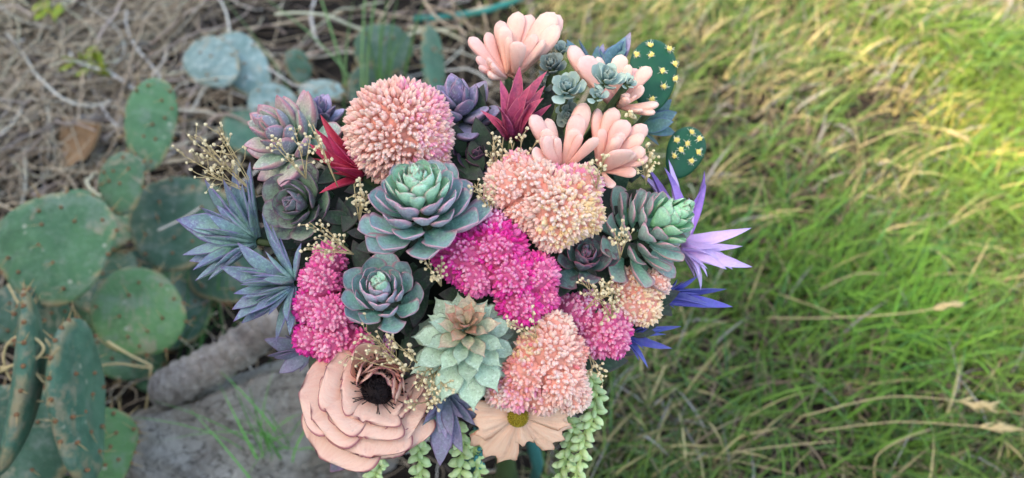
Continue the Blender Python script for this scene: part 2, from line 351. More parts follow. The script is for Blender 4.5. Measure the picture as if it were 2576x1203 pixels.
# ---- unseen building, added to shade the bouquet and leave sun at the upper right
e0, e1 = G(1480, 0), G(2576, 740); ed = Vector((e1.x-e0.x, e1.y-e0.y, 0)).normalized(); en = Vector((-ed.y, ed.x, 0)); HH = 6.2
if en.dot(Vector((sdir.x, sdir.y, 0))) < 0: en = -en
off = HH/math.tan(se)*Vector((sdir.x, sdir.y, 0)).normalized(); mid = (Vector((e0.x, e0.y, 0))+Vector((e1.x, e1.y, 0)))/2+off
HM = Matrix((ed, en, Vector((0, 0, 1)))).transposed().to_4x4(); HM.translation = mid
hs_ = thing('shade_house', HM, 'unseen building added behind the viewer to shade the bouquet', 'shade_house')
def hbox(name, x0, x1, y0, y1, z0, z1, m, par=None, bev=.02):
    bm = bmesh.new(); bmesh.ops.create_cube(bm, size=1)
    for v in bm.verts: v.co = Vector(((x0+x1)/2+v.co.x*(x1-x0), (y0+y1)/2+v.co.y*(y1-y0), (z0+z1)/2+v.co.z*(z1-z0)))
    bmesh.ops.bevel(bm, geom=bm.edges[:], offset=bev, segments=2, affect='EDGES'); me = bpy.data.meshes.new(name); bm.to_mesh(me); bm.free(); return add(name, me, m, par or hs_)
M_REND = simple('shade_house_render', (.70,.66,.58), .85, .2, 6, .3); M_ROOF = simple('roof_tile', (.26,.12,.08), .8, .3, 9, .4); M_PANE = simple('window_pane', (.05,.07,.08), .08, .1, 3, .02); M_FR = simple('window_frame', (.75,.74,.70), .5, .1, 20, .05)
hbox('wall', -9, 9, .12, 6, -.2, HH-.35, M_REND); hbox('plinth', -9.05, 9.05, .06, 6.1, -.2, .45, M_FR); rf = hbox('roof', -9.3, 9.3, 0, 6.3, HH-.33, HH, M_ROOF); hbox('gutter', -9.3, 9.3, -.1, -.004, HH-.3, HH-.18, M_FR, rf)
for fx in (-6, -2.2, 1.6, 5.4):
    for fz in (1.0, 3.9):
        wd_ = hbox('window', fx-.62, fx+.62, .05, .115, fz, fz+1.4, M_FR); hbox('pane', fx-.52, fx-.04, .03, .047, fz+.1, fz+1.3, M_PANE, wd_, .004); hbox('pane', fx+.04, fx+.52, .03, .047, fz+.1, fz+1.3, M_PANE, wd_, .004); hbox('sill', fx-.7, fx+.7, -.02, .118, fz-.08, fz-.004, M_FR, wd_, .008)
# ---- rock and the fallen branch lying on it
def fbm(p, s, o=4):
    v = 0; a = 1
    for i in range(o):
        v += a*(math.sin(p.x*s+1.3*i+2*math.sin(p.y*s*.7+i))*math.cos(p.y*s*1.1+.5*i+1.7*math.sin(p.z*s*.9))*math.sin(p.z*s*.8+i*2.1+p.x*s*.5+.6)); s *= 2.1; a *= .5
    return v
def make_rock(center, sx, sy, sz, rot, label):
    bm = bmesh.new(); bmesh.ops.create_icosphere(bm, subdivisions=5, radius=1)
    for v in bm.verts:
        q = v.co.copy()
        for nrm, dd in ((Vector((.1,-.2,1)),.62),(Vector((-.8,-.5,.3)),.75),(Vector((.9,-.3,.2)),.8),(Vector((.2,-1,.5)),.66),(Vector((-.3,.9,.4)),.7),(Vector((-.6,-.2,.8)),.72)):
            nn = nrm.normalized(); o = q.dot(nn)-dd
            if o > 0: q -= nn*o*.85
        q += v.co*(.06*fbm(v.co, 3.1)+.035*fbm(v.co, 9)+.02*fbm(v.co, 23, 3))
        v.co = Vector((q.x*sx, q.y*sy, q.z*sz))
    me = bpy.data.meshes.new('rock'); bm.to_mesh(me); bm.free(); me.polygons.foreach_set('use_smooth', [True]*len(me.polygons))
    t = NT('grey_rock'); p = t.geo(); a = t.noise(14, 6, .7, p); b = t.noise(75, 5, .75, p); c3 = t.noise(5, 3, .5, p)
    c = t.ramp(a, [(.3, (.19,.185,.175)), (.5, (.42,.41,.395)), (.68, (.66,.65,.63))]); c = t.mix(t.step(c3, .45, .65), c, (.34,.30,.26), 'MIX')
    vc_ = t.new('ShaderNodeTexVoronoi', feature='DISTANCE_TO_EDGE'); vc_.inputs['Scale'].default_value = 13; mpv = t.new('ShaderNodeVectorMath', operation='ADD'); t.l.new(p, mpv.inputs[0]); nzc = t.new('ShaderNodeTexNoise'); nzc.inputs['Scale'].default_value = 9; sc_ = t.new('ShaderNodeVectorMath', operation='SCALE'); sc_.inputs['Scale'].default_value = .12; t.l.new(nzc.outputs['Color'], sc_.inputs[0]); t.l.new(sc_.outputs[0], mpv.inputs[1]); t.l.new(mpv.outputs[0], vc_.inputs['Vector'])
    crack = t.step(vc_.outputs['Distance'], .035, .0); c = t.mix(t.math('MULTIPLY', crack, .75), c, (.05,.045,.04))
    c = t.mix(t.math('MULTIPLY', t.step(b, .52, .66), .7), c, (.60,.59,.56)); c = t.mix(t.math('MULTIPLY', t.step(b, .45, .3), .8), c, (.06,.055,.05))
    t.bump(t.math('ADD', a, b), 1.0, .03)
    o = add('rock', me, t.fin(c, .85, 0, .3)); o.location = center; o.rotation_euler = rot
    tag(o, label, 'rock'); return o
make_rock(G(690, 1085, .04)+Vector((0, 0, -.01)), .26, .14, .13, (.25, .05, .28), 'large weathered grey rock on the soil below the poppy')
bp = [(395, 985), (440, 968), (500, 935), (560, 905), (620, 865), (690, 815), (770, 770)]
pts = [P(x, y, ground_depth(y, .13+.012*i)) for i, (x, y) in enumerate(bp)]
bq = pts; pts = [bq[min(int(i/8), 5)].lerp(bq[min(int(i/8), 5)+1], i/8-min(int(i/8), 5)) for i in range(49)]
K = 22; V, F = tube(pts, [float(np.interp(i, [0, 6, 40, 48], [.022, .031, .028, .025]))*(1+.07*math.sin(i*1.9)+.05*math.sin(i*.7)) for i in range(49)], K)
V = [v + Vector((.0015*fbm(v*40, 1, 3), .0015*fbm(v*35+Vector((1, 2, 3)), 1, 3), .0022*fbm(v*38, 1, 4))) for v in V]
t = NT('grey_bark'); p = t.geo(); a = t.noise(26, 6, .7, p); b = t.noise(120, 4, .7, p, .8)
c = t.ramp(a, [(.32, (.16,.13,.12)), (.5, (.36,.32,.30)), (.66, (.54,.50,.47))]); c = t.mix(t.math('MULTIPLY', t.step(b, .55, .7), .7), c, (.08,.06,.055)); t.bump(t.math('ADD', a, b), 1.0, .02)
o = add('fallen_branch', mesh_from('fallen_branch', V, F), t.fin(c, .85, 0, .25)); tag(o, 'thick grey weathered branch leaning across the top of the rock', 'branch')

# ---- prickly pear plants: each pad is a part, its spines a sub-part
def pad_mat(name, c1, c2, pale, scar=.5):
    t = NT(name); p = t.geo(); a = t.noise(11, 4, .6, p); b = t.noise(60, 4, .7, p); n4 = t.noise(330, 3, .7, p); r = t.objrand()
    c = t.mix(t.step(a, .35, .68), c1, c2); c = t.mix(t.math('MULTIPLY', t.step(b, .45, .72), .6), c, pale); c = t.mix(t.math('MULTIPLY', t.step(t.noise(19, 5, .75, p), .52, .7), .5), c, tuple(x*.5 for x in c1))
    vo = t.new('ShaderNodeTexVoronoi'); vo.inputs['Scale'].default_value = 55; t.l.new(p, vo.inputs['Vector'])
    spot = t.math('MULTIPLY', t.step(vo.outputs['Distance'], .24, .14), t.step(t.noise(23, 1, .5, p), .56, .62)); c = t.mix(t.math('MULTIPLY', spot, scar), c, (.50,.50,.42))
    uv = t.new('ShaderNodeSeparateXYZ'); t.l.new(t.new('ShaderNodeUVMap').outputs[0], uv.inputs[0])
    rim = t.math('MULTIPLY', t.step(uv.outputs[0], .86, .99), t.step(t.noise(30, 3, .6, p), .42, .62)); c = t.mix(t.math('MULTIPLY', rim, .75), c, (.40,.30,.16))
    c = t.mix(t.math('MULTIPLY', t.math('MULTIPLY', t.step(t.noise(8, 5, .8, p, .6), .53, .62), t.step(b, .4, .55)), .7), c, (.30,.26,.18)); c = t.mix(t.math('MULTIPLY', t.step(t.noise(26, 4, .7, p), .48, .66), .35), c, (.22,.27,.24)); c = t.mix(t.math('MULTIPLY', t.step(n4, .6, .75), .3), c, tuple(x*.5 for x in c1))
    hs = t.new('ShaderNodeHueSaturation'); t.l.new(c, hs.inputs['Color']); t.put(hs.inputs['Value'], t.math('ADD', .85, t.math('MULTIPLY', r, .3)))
    t.bump(t.math('ADD', t.math('MULTIPLY', b, 1.2), n4), .6, .006)
    return t.fin(hs.outputs[0], .5, 0, .45)
PM = {'green': pad_mat('pad_green', (.04,.135,.065), (.065,.19,.085), (.12,.25,.15)),
      'dark': pad_mat('pad_dark', (.022,.085,.05), (.04,.12,.07), (.08,.16,.12), .25),
      'light': pad_mat('pad_light', (.07,.20,.07), (.10,.25,.085), (.17,.29,.14)),
      'blue': pad_mat('pad_glaucous_sky', (.13,.24,.235), (.21,.34,.34), (.52,.62,.62), .2),  # bluish bloom, paled further to paint in sky reflection and highlights
      'teal': pad_mat('pad_teal', (.04,.14,.10), (.07,.20,.14), (.13,.26,.20))}
M_SPINE = simple('cactus_spine', (.50,.36,.18), .5, .3, 200, .1)
M_AREOLE = simple('areole', (.26,.13,.07), .8, .4, 300, .2)
def pad_mesh(W, H, T, curve=0.0, wob=.045, seed=0):
    rr = random.Random(seed); NR, NA = 9, 36; ph = [rr.uniform(0, 6.3) for _ in range(3)]
    V, F, U = [], [], []
    def out(a):      # obovate outline, narrower at the foot (y = 0)
        y = .5-.5*math.cos(a); wv = math.sin(a)*(.80+.34*y) ; w2 = 1+wob*math.sin(3*a+ph[0])+wob*.6*math.sin(5*a+ph[1])
        return wv*w2*W/2, (y-.0)*H
    uvv = []
    for s in (1, -1):
        for i in range(NR+1):
            q = math.sin(i/NR*math.pi/2); zz = s*T/2*(max(0, 1-q**3.2))**.5
            for k in range(NA):
                a = 2*math.pi*k/NA; ox, oy = out(a); x = ox*q; y = H*.5+(oy-H*.5)*q
                b = curve*((y/H-.5)**2)*H + .012*W*math.sin(9*x/W+ph[2])*math.cos(7*y/H)
                V.append((x, y, zz+b)); uvv.append((q, y/H))
    def vid(s, i, k): return (0 if s == 1 else (NR+1)*NA)+i*NA+k % NA
    for s in (1, -1):
        for i in range(NR):
            for k in range(NA):
                f = (vid(s, i, k), vid(s, i, k+1), vid(s, i+1, k+1), vid(s, i+1, k)); F.append(f if s == 1 else f[::-1])
    for f in F: U += [uvv[i] for i in f]
    me = mesh_from('pad', V, F, uvs=U); bm = bmesh.new(); bm.from_mesh(me); bmesh.ops.remove_doubles(bm, verts=bm.verts, dist=1e-5)
    bmesh.ops.recalc_face_normals(bm, faces=bm.faces); bm.to_mesh(me); bm.free(); me.polygons.foreach_set('use_smooth', [True]*len(me.polygons))
    return me, out
def add_pad(plant, cx, cy, d, Wp, Hp, ang, nrm, mat, T=.018, curve=0.0, spines=14, rimsp=10, sl=.02, seed=0):
    k = M_PX(d); W, H = Wp*k, Hp*k
    rr = random.Random(seed*13+5)
    z = D(*nrm); a = math.radians(ang); up = D(math.sin(a), math.cos(a), 0); up = (up - z*up.dot(z)).normalized(); x = up.cross(z)
    M = Matrix((x, up, z)).transposed().to_4x4(); M.translation = P(cx, cy, d) - up*H/2
    me, out = pad_mesh(W, H, T, curve, seed=seed)
    o = add('pad', me, PM[mat], plant, plant.matrix_basis.inverted() @ M)
    ar, sp = [], []
    pl = []
    for row in range(5):
        for c in range(4):
            if rr.random() < .3: continue
            x0 = ((c+.5*(row % 2))/4-.42)*W*.86; y0 = (row+.7)/5.4*H
            pl.append((x0+rr.uniform(-.06, .06)*W, y0+rr.uniform(-.05, .05)*H))
    rr.shuffle(pl); nfa = 0
    for (x0, y0) in pl:
        aa = math.acos(max(-1, min(1, 1-2*y0/H))); hw = abs(out(aa)[0]); q = abs(x0)/max(hw, 1e-5)
        if q > .85: continue
        qq = max(q, abs(y0/H-.5)*2); zz = T/2*(1-qq**3.2)**.5 + curve*((y0/H-.5)**2)*H + .012*W*math.sin(0)
        nfa += 1
        if nfa > spines: break
        c0 = Vector((x0, y0, zz)); ar.append(([c0-Vector((0, 0, .002)), c0+Vector((0, 0, .002)), c0+Vector((0, 0, .0035))], [.0028, .0026, .001]))
        for _ in range(rr.choice((0, 0, 1, 1, 2))):
            dr = Vector((rr.uniform(-.8, .8), rr.uniform(-.9, .3), rr.uniform(.3, .9))).normalized(); ln = sl*rr.uniform(.6, 1.5); sp.append(([c0, c0+dr*ln], [.0008, .0002]))
    for i in range(rimsp):
        aa = math.pi*(.35+1.3*(i+.5)/rimsp); ox, oy = out(aa); c0 = Vector((ox, oy, curve*((oy/H-.5)**2)*H)); od = Vector((ox, oy-H*.5, 0)).normalized()
        c0 = c0-od*.001; ar.append(([c0-od*.002, c0+od*.0018, c0+od*.003], [.0032, .003, .001]))
        for _ in range(rr.choice((1, 1, 2))):
            dr = (od+Vector((rr.uniform(-.6, .6), rr.uniform(-.6, .6), rr.uniform(-.6, .6)))).normalized(); sp.append(([c0, c0+dr*sl*rr.uniform(.6, 1.3)], [.0009, .0002]))
    if ar: add('areoles', join_tubes('areoles', ar, 6), M_AREOLE, o)['kind'] = 'stuff'
    if sp: add('spines', join_tubes('spines', sp, 4), M_SPINE, o)['kind'] = 'stuff'
    return o
def plant_at(name, px, py, label, group=None): return thing(name, Matrix.Translation(G(px, py)), label, 'cactus', group)
pl = plant_at('prickly_pear', 330, 980, 'big green prickly pear with broad spiny pads beside the dry vines', None)
S = 1
for a in [ # cx, cy, depth, width, height, lean, normal, material
    (140, 625, 1.20, 305, 300, -10, (.05,.28,1), 'green'), (380, 312, 1.36, 128, 258, 2, (.25,.30,1), 'green'), (308, 462, 1.30, 122, 178, -14, (-.1,.35,1), 'green'),
    (450, 562, 1.38, 265, 255, 8, (.05,.35,1), 'dark'), (215, 560, 1.45, 230, 190, 30, (.3,.6,.7), 'green'), (345, 785, 1.28, 270, 215, 52, (.2,.5,.8), 'light'),
    (570, 680, 1.44, 190, 190, 60, (.1,.4,.9), 'dark'), (395, 690, 1.5, 200, 200, 0, (0,.5,.8), 'dark'), (320, 880, 1.38, 200, 190, 60, (.3,.7,.6), 'green'),
    (440, 790, 1.40, 170, 200, 20, (.5,.5,.8), 'dark'), (250, 700, 1.42, 190, 200, -20, (.2,.5,.8), 'dark'), (480, 660, 1.50, 190, 180, 40, (.3,.5,.8), 'green'), (60, 790, 1.36, 200, 190, -30, (.3,.5,.8), 'dark'), (250, 840, 1.42, 190, 200, 30, (.4,.5,.8), 'green'), (430, 930, 1.40, 120, 190, 55, (.6,.5,.6), 'green'), (340, 960, 1.40, 230, 230, 20, (.1,.8,.6), 'dark')]:
    add_pad(pl, *a, T=.022, seed=S, spines=15); S += 1
pl = plant_at('prickly_pear', 190, 1190, 'prickly pear with upright teal pads seen edge-on at the bottom corner', None)
for a in [(195, 1010, 1.02, 300, 420, 6, (.95,.1,-.12), 'teal', .030, .10), (72, 960, .99, 250, 460, -20, (-.93,.1,.40), 'teal', .028, .30),
          (20, 1130, 1.10, 330, 330, 0, (.25,.35,.9), 'dark', .03, 0), (130, 850, 1.20, 220, 280, 10, (.9,.2,.0), 'dark', .025, 0), (262, 1130, 1.10, 160, 220, 10, (.6,.5,.7), 'light', .022, 0)]:
    add_pad(pl, *a[:8], T=a[8], curve=a[9], seed=S, spines=14, rimsp=16); S += 1
pl = plant_at('prickly_pear', 640, 330, 'pale blue-grey prickly pear behind the pink and green rosette', None)
for a in [(535, 158, 1.62, 135, 190, -38, (-.1,.45,.85), 'blue'), (612, 165, 1.66, 130, 210, -24, (.3,.4,.85), 'blue'), (690, 268, 1.55, 180, 130, 60, (.2,.6,.7), 'blue'), (640, 330, 1.62, 170, 170, 0, (.1,.6,.7), 'teal'), (805, 230, 1.66, 130, 110, 30, (0,.8,.6), 'blue')]:
    add_pad(pl, *a, T=.022, seed=S, spines=6, rimsp=6); S += 1
pl = plant_at('prickly_pear', 950, 290, 'dark green prickly pear behind the big peach pompom', None)
for a in [(962, 128, 1.78, 155, 165, 10, (.1,.35,.9), 'dark'), (935, 235, 1.72, 130, 180, 20, (.4,.35,.8), 'dark'), (1090, 165, 1.70, 120, 210, 4, (.92,.1,.35), 'teal'), (750, 170, 1.78, 70, 110, 0, (.5,.4,.8), 'dark')]:
    add_pad(pl, *a, T=.022, seed=S, spines=5, rimsp=6); S += 1

# ---- grass on the right, litter and dry vines on the left
def world_xy(px, py): v = G(px, py); return v.x, v.y
def to_px(X, Y):
    # ground point to pixel (for the layout of patches only)
    s, c = math.sin(math.radians(PITCH)), math.cos(math.radians(PITCH))
    dep = Y*c + CAMH*s; up = Y*s - CAMH*c
    return 1288 + X/dep*1288/TH, 601.5 - up/dep*1288/TH
def vnoise(x, y, s, seed=0):
    r = np.random.default_rng(seed); t = r.random((64, 64)); xi = x*s; yi = y*s; x0 = np.floor(xi).astype(int); y0 = np.floor(yi).astype(int)
    fx = xi-x0; fy = yi-y0; fx = fx*fx*(3-2*fx); fy = fy*fy*(3-2*fy); g = lambda a, b: t[a % 64, b % 64]
    return (g(x0, y0)*(1-fx)+g(x0+1, y0)*fx)*(1-fy)+(g(x0, y0+1)*(1-fx)+g(x0+1, y0+1)*fx)*fy
def hgrid(x, y): return .02*np.sin(2.1*x+1.3)*np.cos(1.7*y) + .012*np.sin(5.3*x-2*y+.7) + .006*np.sin(11*x+9*y) - .012
def blades(N, X, Y, length, width, lean_dir, lean, cols, seg=4, base_z=None, droop=1.0):
    """curved flat blades; every argument an array of N"""
    tt = np.linspace(0, 1, seg+1); Z0 = hgrid(X, Y) if base_z is None else base_z
    dx, dy = np.cos(lean_dir), np.sin(lean_dir); px, py = -dy, dx
    V = np.zeros((N, (seg+1)*2, 3), np.float32); C = np.zeros((N, (seg+1)*2, 3), np.float32)
    for i, q in enumerate(tt):
        ang = lean*(.35+.65*droop*q); h = length*q
        cx = X + dx*h*np.sin(ang); cy = Y + dy*h*np.sin(ang); cz = Z0 + h*np.cos(ang)
        wd = width*(1-q**1.6)*.5 + 1e-5
        for s, sg in ((0, -1), (1, 1)):
            V[:, i*2+s, 0] = cx+px*wd*sg; V[:, i*2+s, 1] = cy+py*wd*sg; V[:, i*2+s, 2] = cz + wd*sg*.5
            C[:, i*2+s] = cols
    b = np.arange(N)[:, None, None]*((seg+1)*2); f = np.array([[2*i, 2*i+1, 2*i+3, 2*i+2] for i in range(seg)])[None]
    return V.reshape(-1, 3), (b+f).reshape(-1, 4), C.reshape(-1, 3)
def patch(PX, PY, cx, cy, rx, ry, rot=0):
    a = math.radians(rot); x = PX-cx; y = PY-cy; u = (x*math.cos(a)+y*math.sin(a))/rx; v = (-x*math.sin(a)+y*math.cos(a))/ry
    return np.exp(-(u*u+v*v))
def grass_field(N0, seed):
    r = np.random.default_rng(seed)
    X = r.uniform(-1.3, 2.3, N0); Y = r.uniform(.1, 2.9, N0); PX, PY = to_px(X, Y)
    edge = np.interp(PY, [-200, 0, 120, 300, 700, 1000, 1203, 1500], [1080, 1150, 1230, 1350, 1350, 1380, 1290, 1200])
    keep = ((PX-edge)/110 + (vnoise(X, Y, 6, 3)-.5)*2.2 > r.random(N0)*1.2)
    dens = .48+1.2*(vnoise(X, Y, 4.5, 5)-.34); bare = patch(PX, PY, 2230, 320, 170, 60, 35)*.8+patch(PX, PY, 1950, 480, 170, 60, 0)*.5+patch(PX, PY, 2480, 650, 120, 60, 30)*.7+patch(PX, PY, 1700, 900, 150, 110)*.5
    keep &= r.random(N0) < dens*1.3 - bare*.55
    X, Y, PX, PY = X[keep], Y[keep], PX[keep], PY[keep]; N = len(X)
    lush = patch(PX, PY, 2250, 830, 300, 190, 30)+.9*patch(PX, PY, 2500, 420, 180, 160, 40)+.5*patch(PX, PY, 1850, 700, 180, 120)+.6*patch(PX, PY, 2050, 1050, 300, 140, 20)+.35*patch(PX, PY, 1900, 500, 200, 150)+.4*patch(PX, PY, 2380, 120, 200, 120)
    dry = .8*patch(PX, PY, 2420, 360, 330, 80, 38)+.3*patch(PX, PY, 1450, 30, 200, 60)+.25*patch(PX, PY, 1850, 230, 280, 90, 15)+.9*patch(PX, PY, 2450, 30, 260, 60, 20)+.45*patch(PX, PY, 2150, 480, 260, 60, 30)+.5*patch(PX, PY, 1600, 1120, 250, 120)
    nz = vnoise(X, Y, 7, 9); pd = np.clip(.26+.5*(nz-.5)+.6*dry-.45*lush, .04, .85); kd = r.random(N) < pd
    gcol = np.array([.14,.26,.055])[None]*(1-np.clip(lush, 0, 1)[:, None]) + np.array([.16,.39,.05])[None]*np.clip(lush, 0, 1)[:, None]
    sun_yel = np.clip(patch(PX, PY, 2420, 330, 380, 170, 38), 0, 1)[:, None]  # band of dry grass with warm sunlight painted into the blade colour
    gcol = gcol*r.uniform(.35, 1.35, (N, 1)) + r.uniform(-.02, .03, (N, 1))*np.array([1, .6, 0])
    gcol = gcol*(1-sun_yel*.45)+np.array([.36,.44,.06])*sun_yel*.45*r.uniform(.6, 1.2, (N, 1))
    bl = (r.random(N) < .15)[:, None]; gcol = np.where(bl, gcol*np.array([.7, .9, 1.6]), gcol)
    scol = np.array([.62,.52,.26])[None]*r.uniform(.45, 1.3, (N, 1)); sun_straw = np.clip(patch(PX, PY, 2420, 360, 330, 90, 38), 0, 1)[:, None]
    scol = scol*(1-sun_straw*.9) + np.array([.85,.68,.16])*sun_straw*.9*r.uniform(.6, 1.2, (N, 1)); gr = (r.random(N) < .25)[:, None]; scol = np.where(gr, scol.mean(1, keepdims=True)*np.array([.95, .9, .85]), scol)  # straw in the band is coloured brighter, as if sunlit
    cols = np.where(kd[:, None], scol, gcol)
    ln = r.uniform(.045, .135, N)*(1+.25*lush)*(1-.2*np.clip(dry, 0, 1)); wd = r.uniform(.0024, .0058, N)
    ldir = np.where(r.random(N) < .45, r.normal(.75, .8, N), r.uniform(0, 6.28, N)); lean = r.uniform(.7, 1.55, N); lean = lean*(1-sun_yel[:, 0]*.5)+1.4*sun_yel[:, 0]*.5
    return blades(N, X, Y, ln, wd, ldir, lean, cols.clip(.01, .8))
V, F, C = grass_field(125000, 21)
tag(add('grass', fast_mesh('grass', V, F, C), M_GRASS), 'green and straw-coloured meadow grass beside the bouquet', 'grass', kind='stuff')
# low matted thatch under the grass
r = np.random.default_rng(4); N = 26000; X = r.uniform(-.9, 2.3, N); Y = r.uniform(.1, 2.9, N); PX, PY = to_px(X, Y); k = (PX > 1230+250*r.random(N)-130*(PY < 250)); X, Y = X[k], Y[k]; N = len(X)
cc = np.array([.20,.15,.10])[None]*r.uniform(.2, 1.8, (N, 1))
V, F, C = blades(N, X, Y, r.uniform(.04, .12, N), r.uniform(.0015, .004, N), r.uniform(0, 6.28, N), r.uniform(1.25, 1.6, N), cc, base_z=hgrid(X, Y)+r.uniform(0, .015, N))
tag(add('dry_thatch_grass', fast_mesh('dry_thatch_grass', V, F, C), M_STRAW), 'flattened dead brown grass matted under the green meadow blades', 'grass', kind='stuff')
# dry vines on the left: many thin curling strands
def strands(N, xf, yf, zf, seed, lenr, radr, curl, cf, seg=12, heading=None):
    r = np.random.default_rng(seed); K = 4; Vs, Fs, Cs = [], [], []
    th = r.uniform(0, 6.28, N) if heading is None else r.normal(heading, .6, N); el = r.normal(0, .25, N)
    X, Y = xf(r, N), yf(r, N); X, Y = (np.asarray(X), np.asarray(Y))
    PXs, PYs = X, Y; W = np.array([world_xy(a, b) for a, b in zip(PXs, PYs)]); p = np.stack([W[:, 0], W[:, 1], hgrid(W[:, 0], W[:, 1])+zf(r, N, PXs, PYs)], 1)
    ln = r.uniform(*lenr, N); rad = r.uniform(*radr, N); col = cf(r, N); dth = r.normal(0, curl, N)
    rings = []
    for i in range(seg+1):
        dirv = np.stack([np.cos(th)*np.cos(el), np.sin(th)*np.cos(el), np.sin(el)], 1)
        side = np.stack([-np.sin(th), np.cos(th), np.zeros(N)], 1); upv = np.cross(dirv, side); rr_ = rad*(1-.5*i/seg)
        rings.append(np.stack([p+(side*math.cos(2*math.pi*k/K)+upv*math.sin(2*math.pi*k/K))*rr_[:, None] for k in range(K)], 1))
        p = p+dirv*(ln/seg)[:, None]; flo = hgrid(p[:, 0], p[:, 1])+.003; low = p[:, 2] < flo; p[low, 2] = flo[low]
        dth = dth*.8+r.normal(0, curl*.6, N); th = th+dth; el = np.clip(el*.9+r.normal(0, .22, N), -.8, .8)-.02
    V = np.stack(rings, 1).reshape(N, -1, 3); b = np.arange(N)[:, None, None]*((seg+1)*K)
    f = np.array([[i*K+k, i*K+(k+1) % K, (i+1)*K+(k+1) % K, (i+1)*K+k] for i in range(seg) for k in range(K)])[None]
    C = np.repeat(col[:, None, :], (seg+1)*K, 1)
    return V.reshape(-1, 3), (b+f).reshape(-1, 4), C.reshape(-1, 3)
vc = lambda r, N: (np.array([.70,.61,.53])[None]*(.14+1.6*r.random((N, 1))**1.6)*np.where(r.random((N, 1)) < .3, np.array([[1.05, 1, 1.05]]), np.array([[1.05, .95, .82]]))).clip(0, .8)
mound = lambda r, N, x, y: r.random(N)*(.03+.14*np.exp(-((x-60)/260)**2-((y-120)/230)**2))
V, F, C = strands(1300, lambda r, N: r.normal(60, 170, N), lambda r, N: r.normal(110, 150, N), mound, 31, (.15, .5), (.0012, .0042), .2, vc)
V2, F2, C2 = strands(1000, lambda r, N: r.normal(60, 200, N), lambda r, N: r.normal(120, 170, N), lambda r, N, x, y: mound(r, N, x, y)+.03, 36, (.12, .45), (.001, .0023), .24, lambda r, N: np.array([.78,.66,.50])[None]*r.uniform(.6, 1.15, (N, 1)))
F = np.concatenate([F, F2+len(V)]); V = np.concatenate([V, V2]); C = np.concatenate([C, C2.clip(0, .85)])
tag(add('dry_vine_tangle', fast_mesh('dry_vine_tangle', V, F, C), M_STRAW), 'dense heap of dry beige vines in the corner beyond the cactus', 'dry vines', kind='stuff')
V, F, C = strands(260, lambda r, N: r.uniform(-100, 1350, N), lambda r, N: r.uniform(-60, 480, N), lambda r, N, x, y: r.random(N)*.07, 32, (.15, .6), (.0018, .0055), .14, vc)
tag(add('dry_vine_litter', fast_mesh('dry_vine_litter', V, F, C), M_STRAW), 'loose dry grey vines strewn over the dark soil behind the bouquet', 'dry vines', kind='stuff')
V, F, C = strands(420, lambda r, N: r.uniform(-60, 1300, N), lambda r, N: r.uniform(450, 1330, N), lambda r, N, x, y: r.random(N)*.03, 33, (.05, .2), (.0008, .002), .2, vc)
tag(add('straw_litter', fast_mesh('straw_litter', V, F, C), M_STRAW), 'thin dry straw lying on the dark soil around rock and cactus', 'straw', kind='stuff')
# leaf litter crumbs
r = np.random.default_rng(8); N = 5000; X = r.uniform(-1.6, .3, N); Y = r.uniform(.2, 2.9, N)
V, F, C = blades(N, X, Y, r.uniform(.01, .035, N), r.uniform(.004, .012, N), r.uniform(0, 6.28, N), r.uniform(1.2, 1.65, N), np.array([.03,.022,.018])[None]*r.uniform(.2, 1.6, (N, 1)), seg=3, base_z=hgrid(X, Y)+r.uniform(0, .012, N))
tag(add('leaf_litter', fast_mesh('leaf_litter', V, F, C), M_STRAW), 'small brown dead leaves and chaff scattered over the soil', 'leaf litter', kind='stuff')
# separate tufts of green grass on the left side
def tuft(px, py, n, ln, label, spread=.5, h=0.0, col=(.10,.24,.06), rad=.02, wd=(.002, .004), ldir=None, lean=(.1, 1.0)):
    r = np.random.default_rng(int(px*7+py)); g = G(px, py, h); X = r.normal(0, rad, n); Y = r.normal(0, rad, n)
    V, F, C = blades(n, X, Y, r.uniform(.6, 1.2, n)*ln, r.uniform(*wd, n), r.uniform(0, 6.28, n) if ldir is None else r.normal(ldir, .5, n), r.uniform(*lean, n), (np.array(col)[None]*r.uniform(.6, 1.4, (n, 1))), seg=5, base_z=np.zeros(n))
    o = add('grass_tuft', fast_mesh('grass_tuft', V, F, C), M_GRASS); o.location = g; return tag(o, label, 'grass tuft', 'grass tufts left of the bouquet')
tuft(700, 1120, 26, .17, 'sparse bright green grass tuft growing up in front of the grey rock', h=.10, col=(.16,.46,.12), wd=(.002, .004))
tuft(520, 900, 30, .16, 'thin green grass tuft between the cactus and the fallen branch', col=(.06,.20,.06), rad=.05, wd=(.002, .004), ldir=.6, lean=(.3, 1.2))
tuft(860, 330, 7, .42, 'few long pale green blades arching behind the pink rosette', col=(.16,.30,.12), wd=(.005, .009), ldir=2.3, lean=(.6, 1.2), rad=.05)
tuft(985, 330, 7, .34, 'long upright green blades in front of the dark green cactus pad', col=(.10,.24,.08), wd=(.006, .010), ldir=1.2, lean=(.2, .7), rad=.03)
tuft(660, 1195, 22, .09, 'short fresh green grass tuft at the foot of the rock', col=(.16,.40,.06), rad=.04)
M_HOSE = simple('teal_hose', (.02,.22,.20), .4, .2, 100, .05); hp = [P(x, y, ground_depth(y, .02)) for x, y in ((1040, 48), (1100, 45), (1160, 38), (1220, 28), (1290, 5), (1350, -30))]; v, f = tube([p-hp[0] for p in hp], [.008]*6, 10)
o = add('garden_hose', mesh_from('garden_hose', v, f, recalc=False), M_HOSE); o.location = hp[0]; tag(o, 'teal garden hose lying in the grass at the top edge', 'hose')
tuft(300, 1215, 12, .16, 'green grass blades beside the upright teal cactus pads', col=(.08,.26,.06), rad=.06)
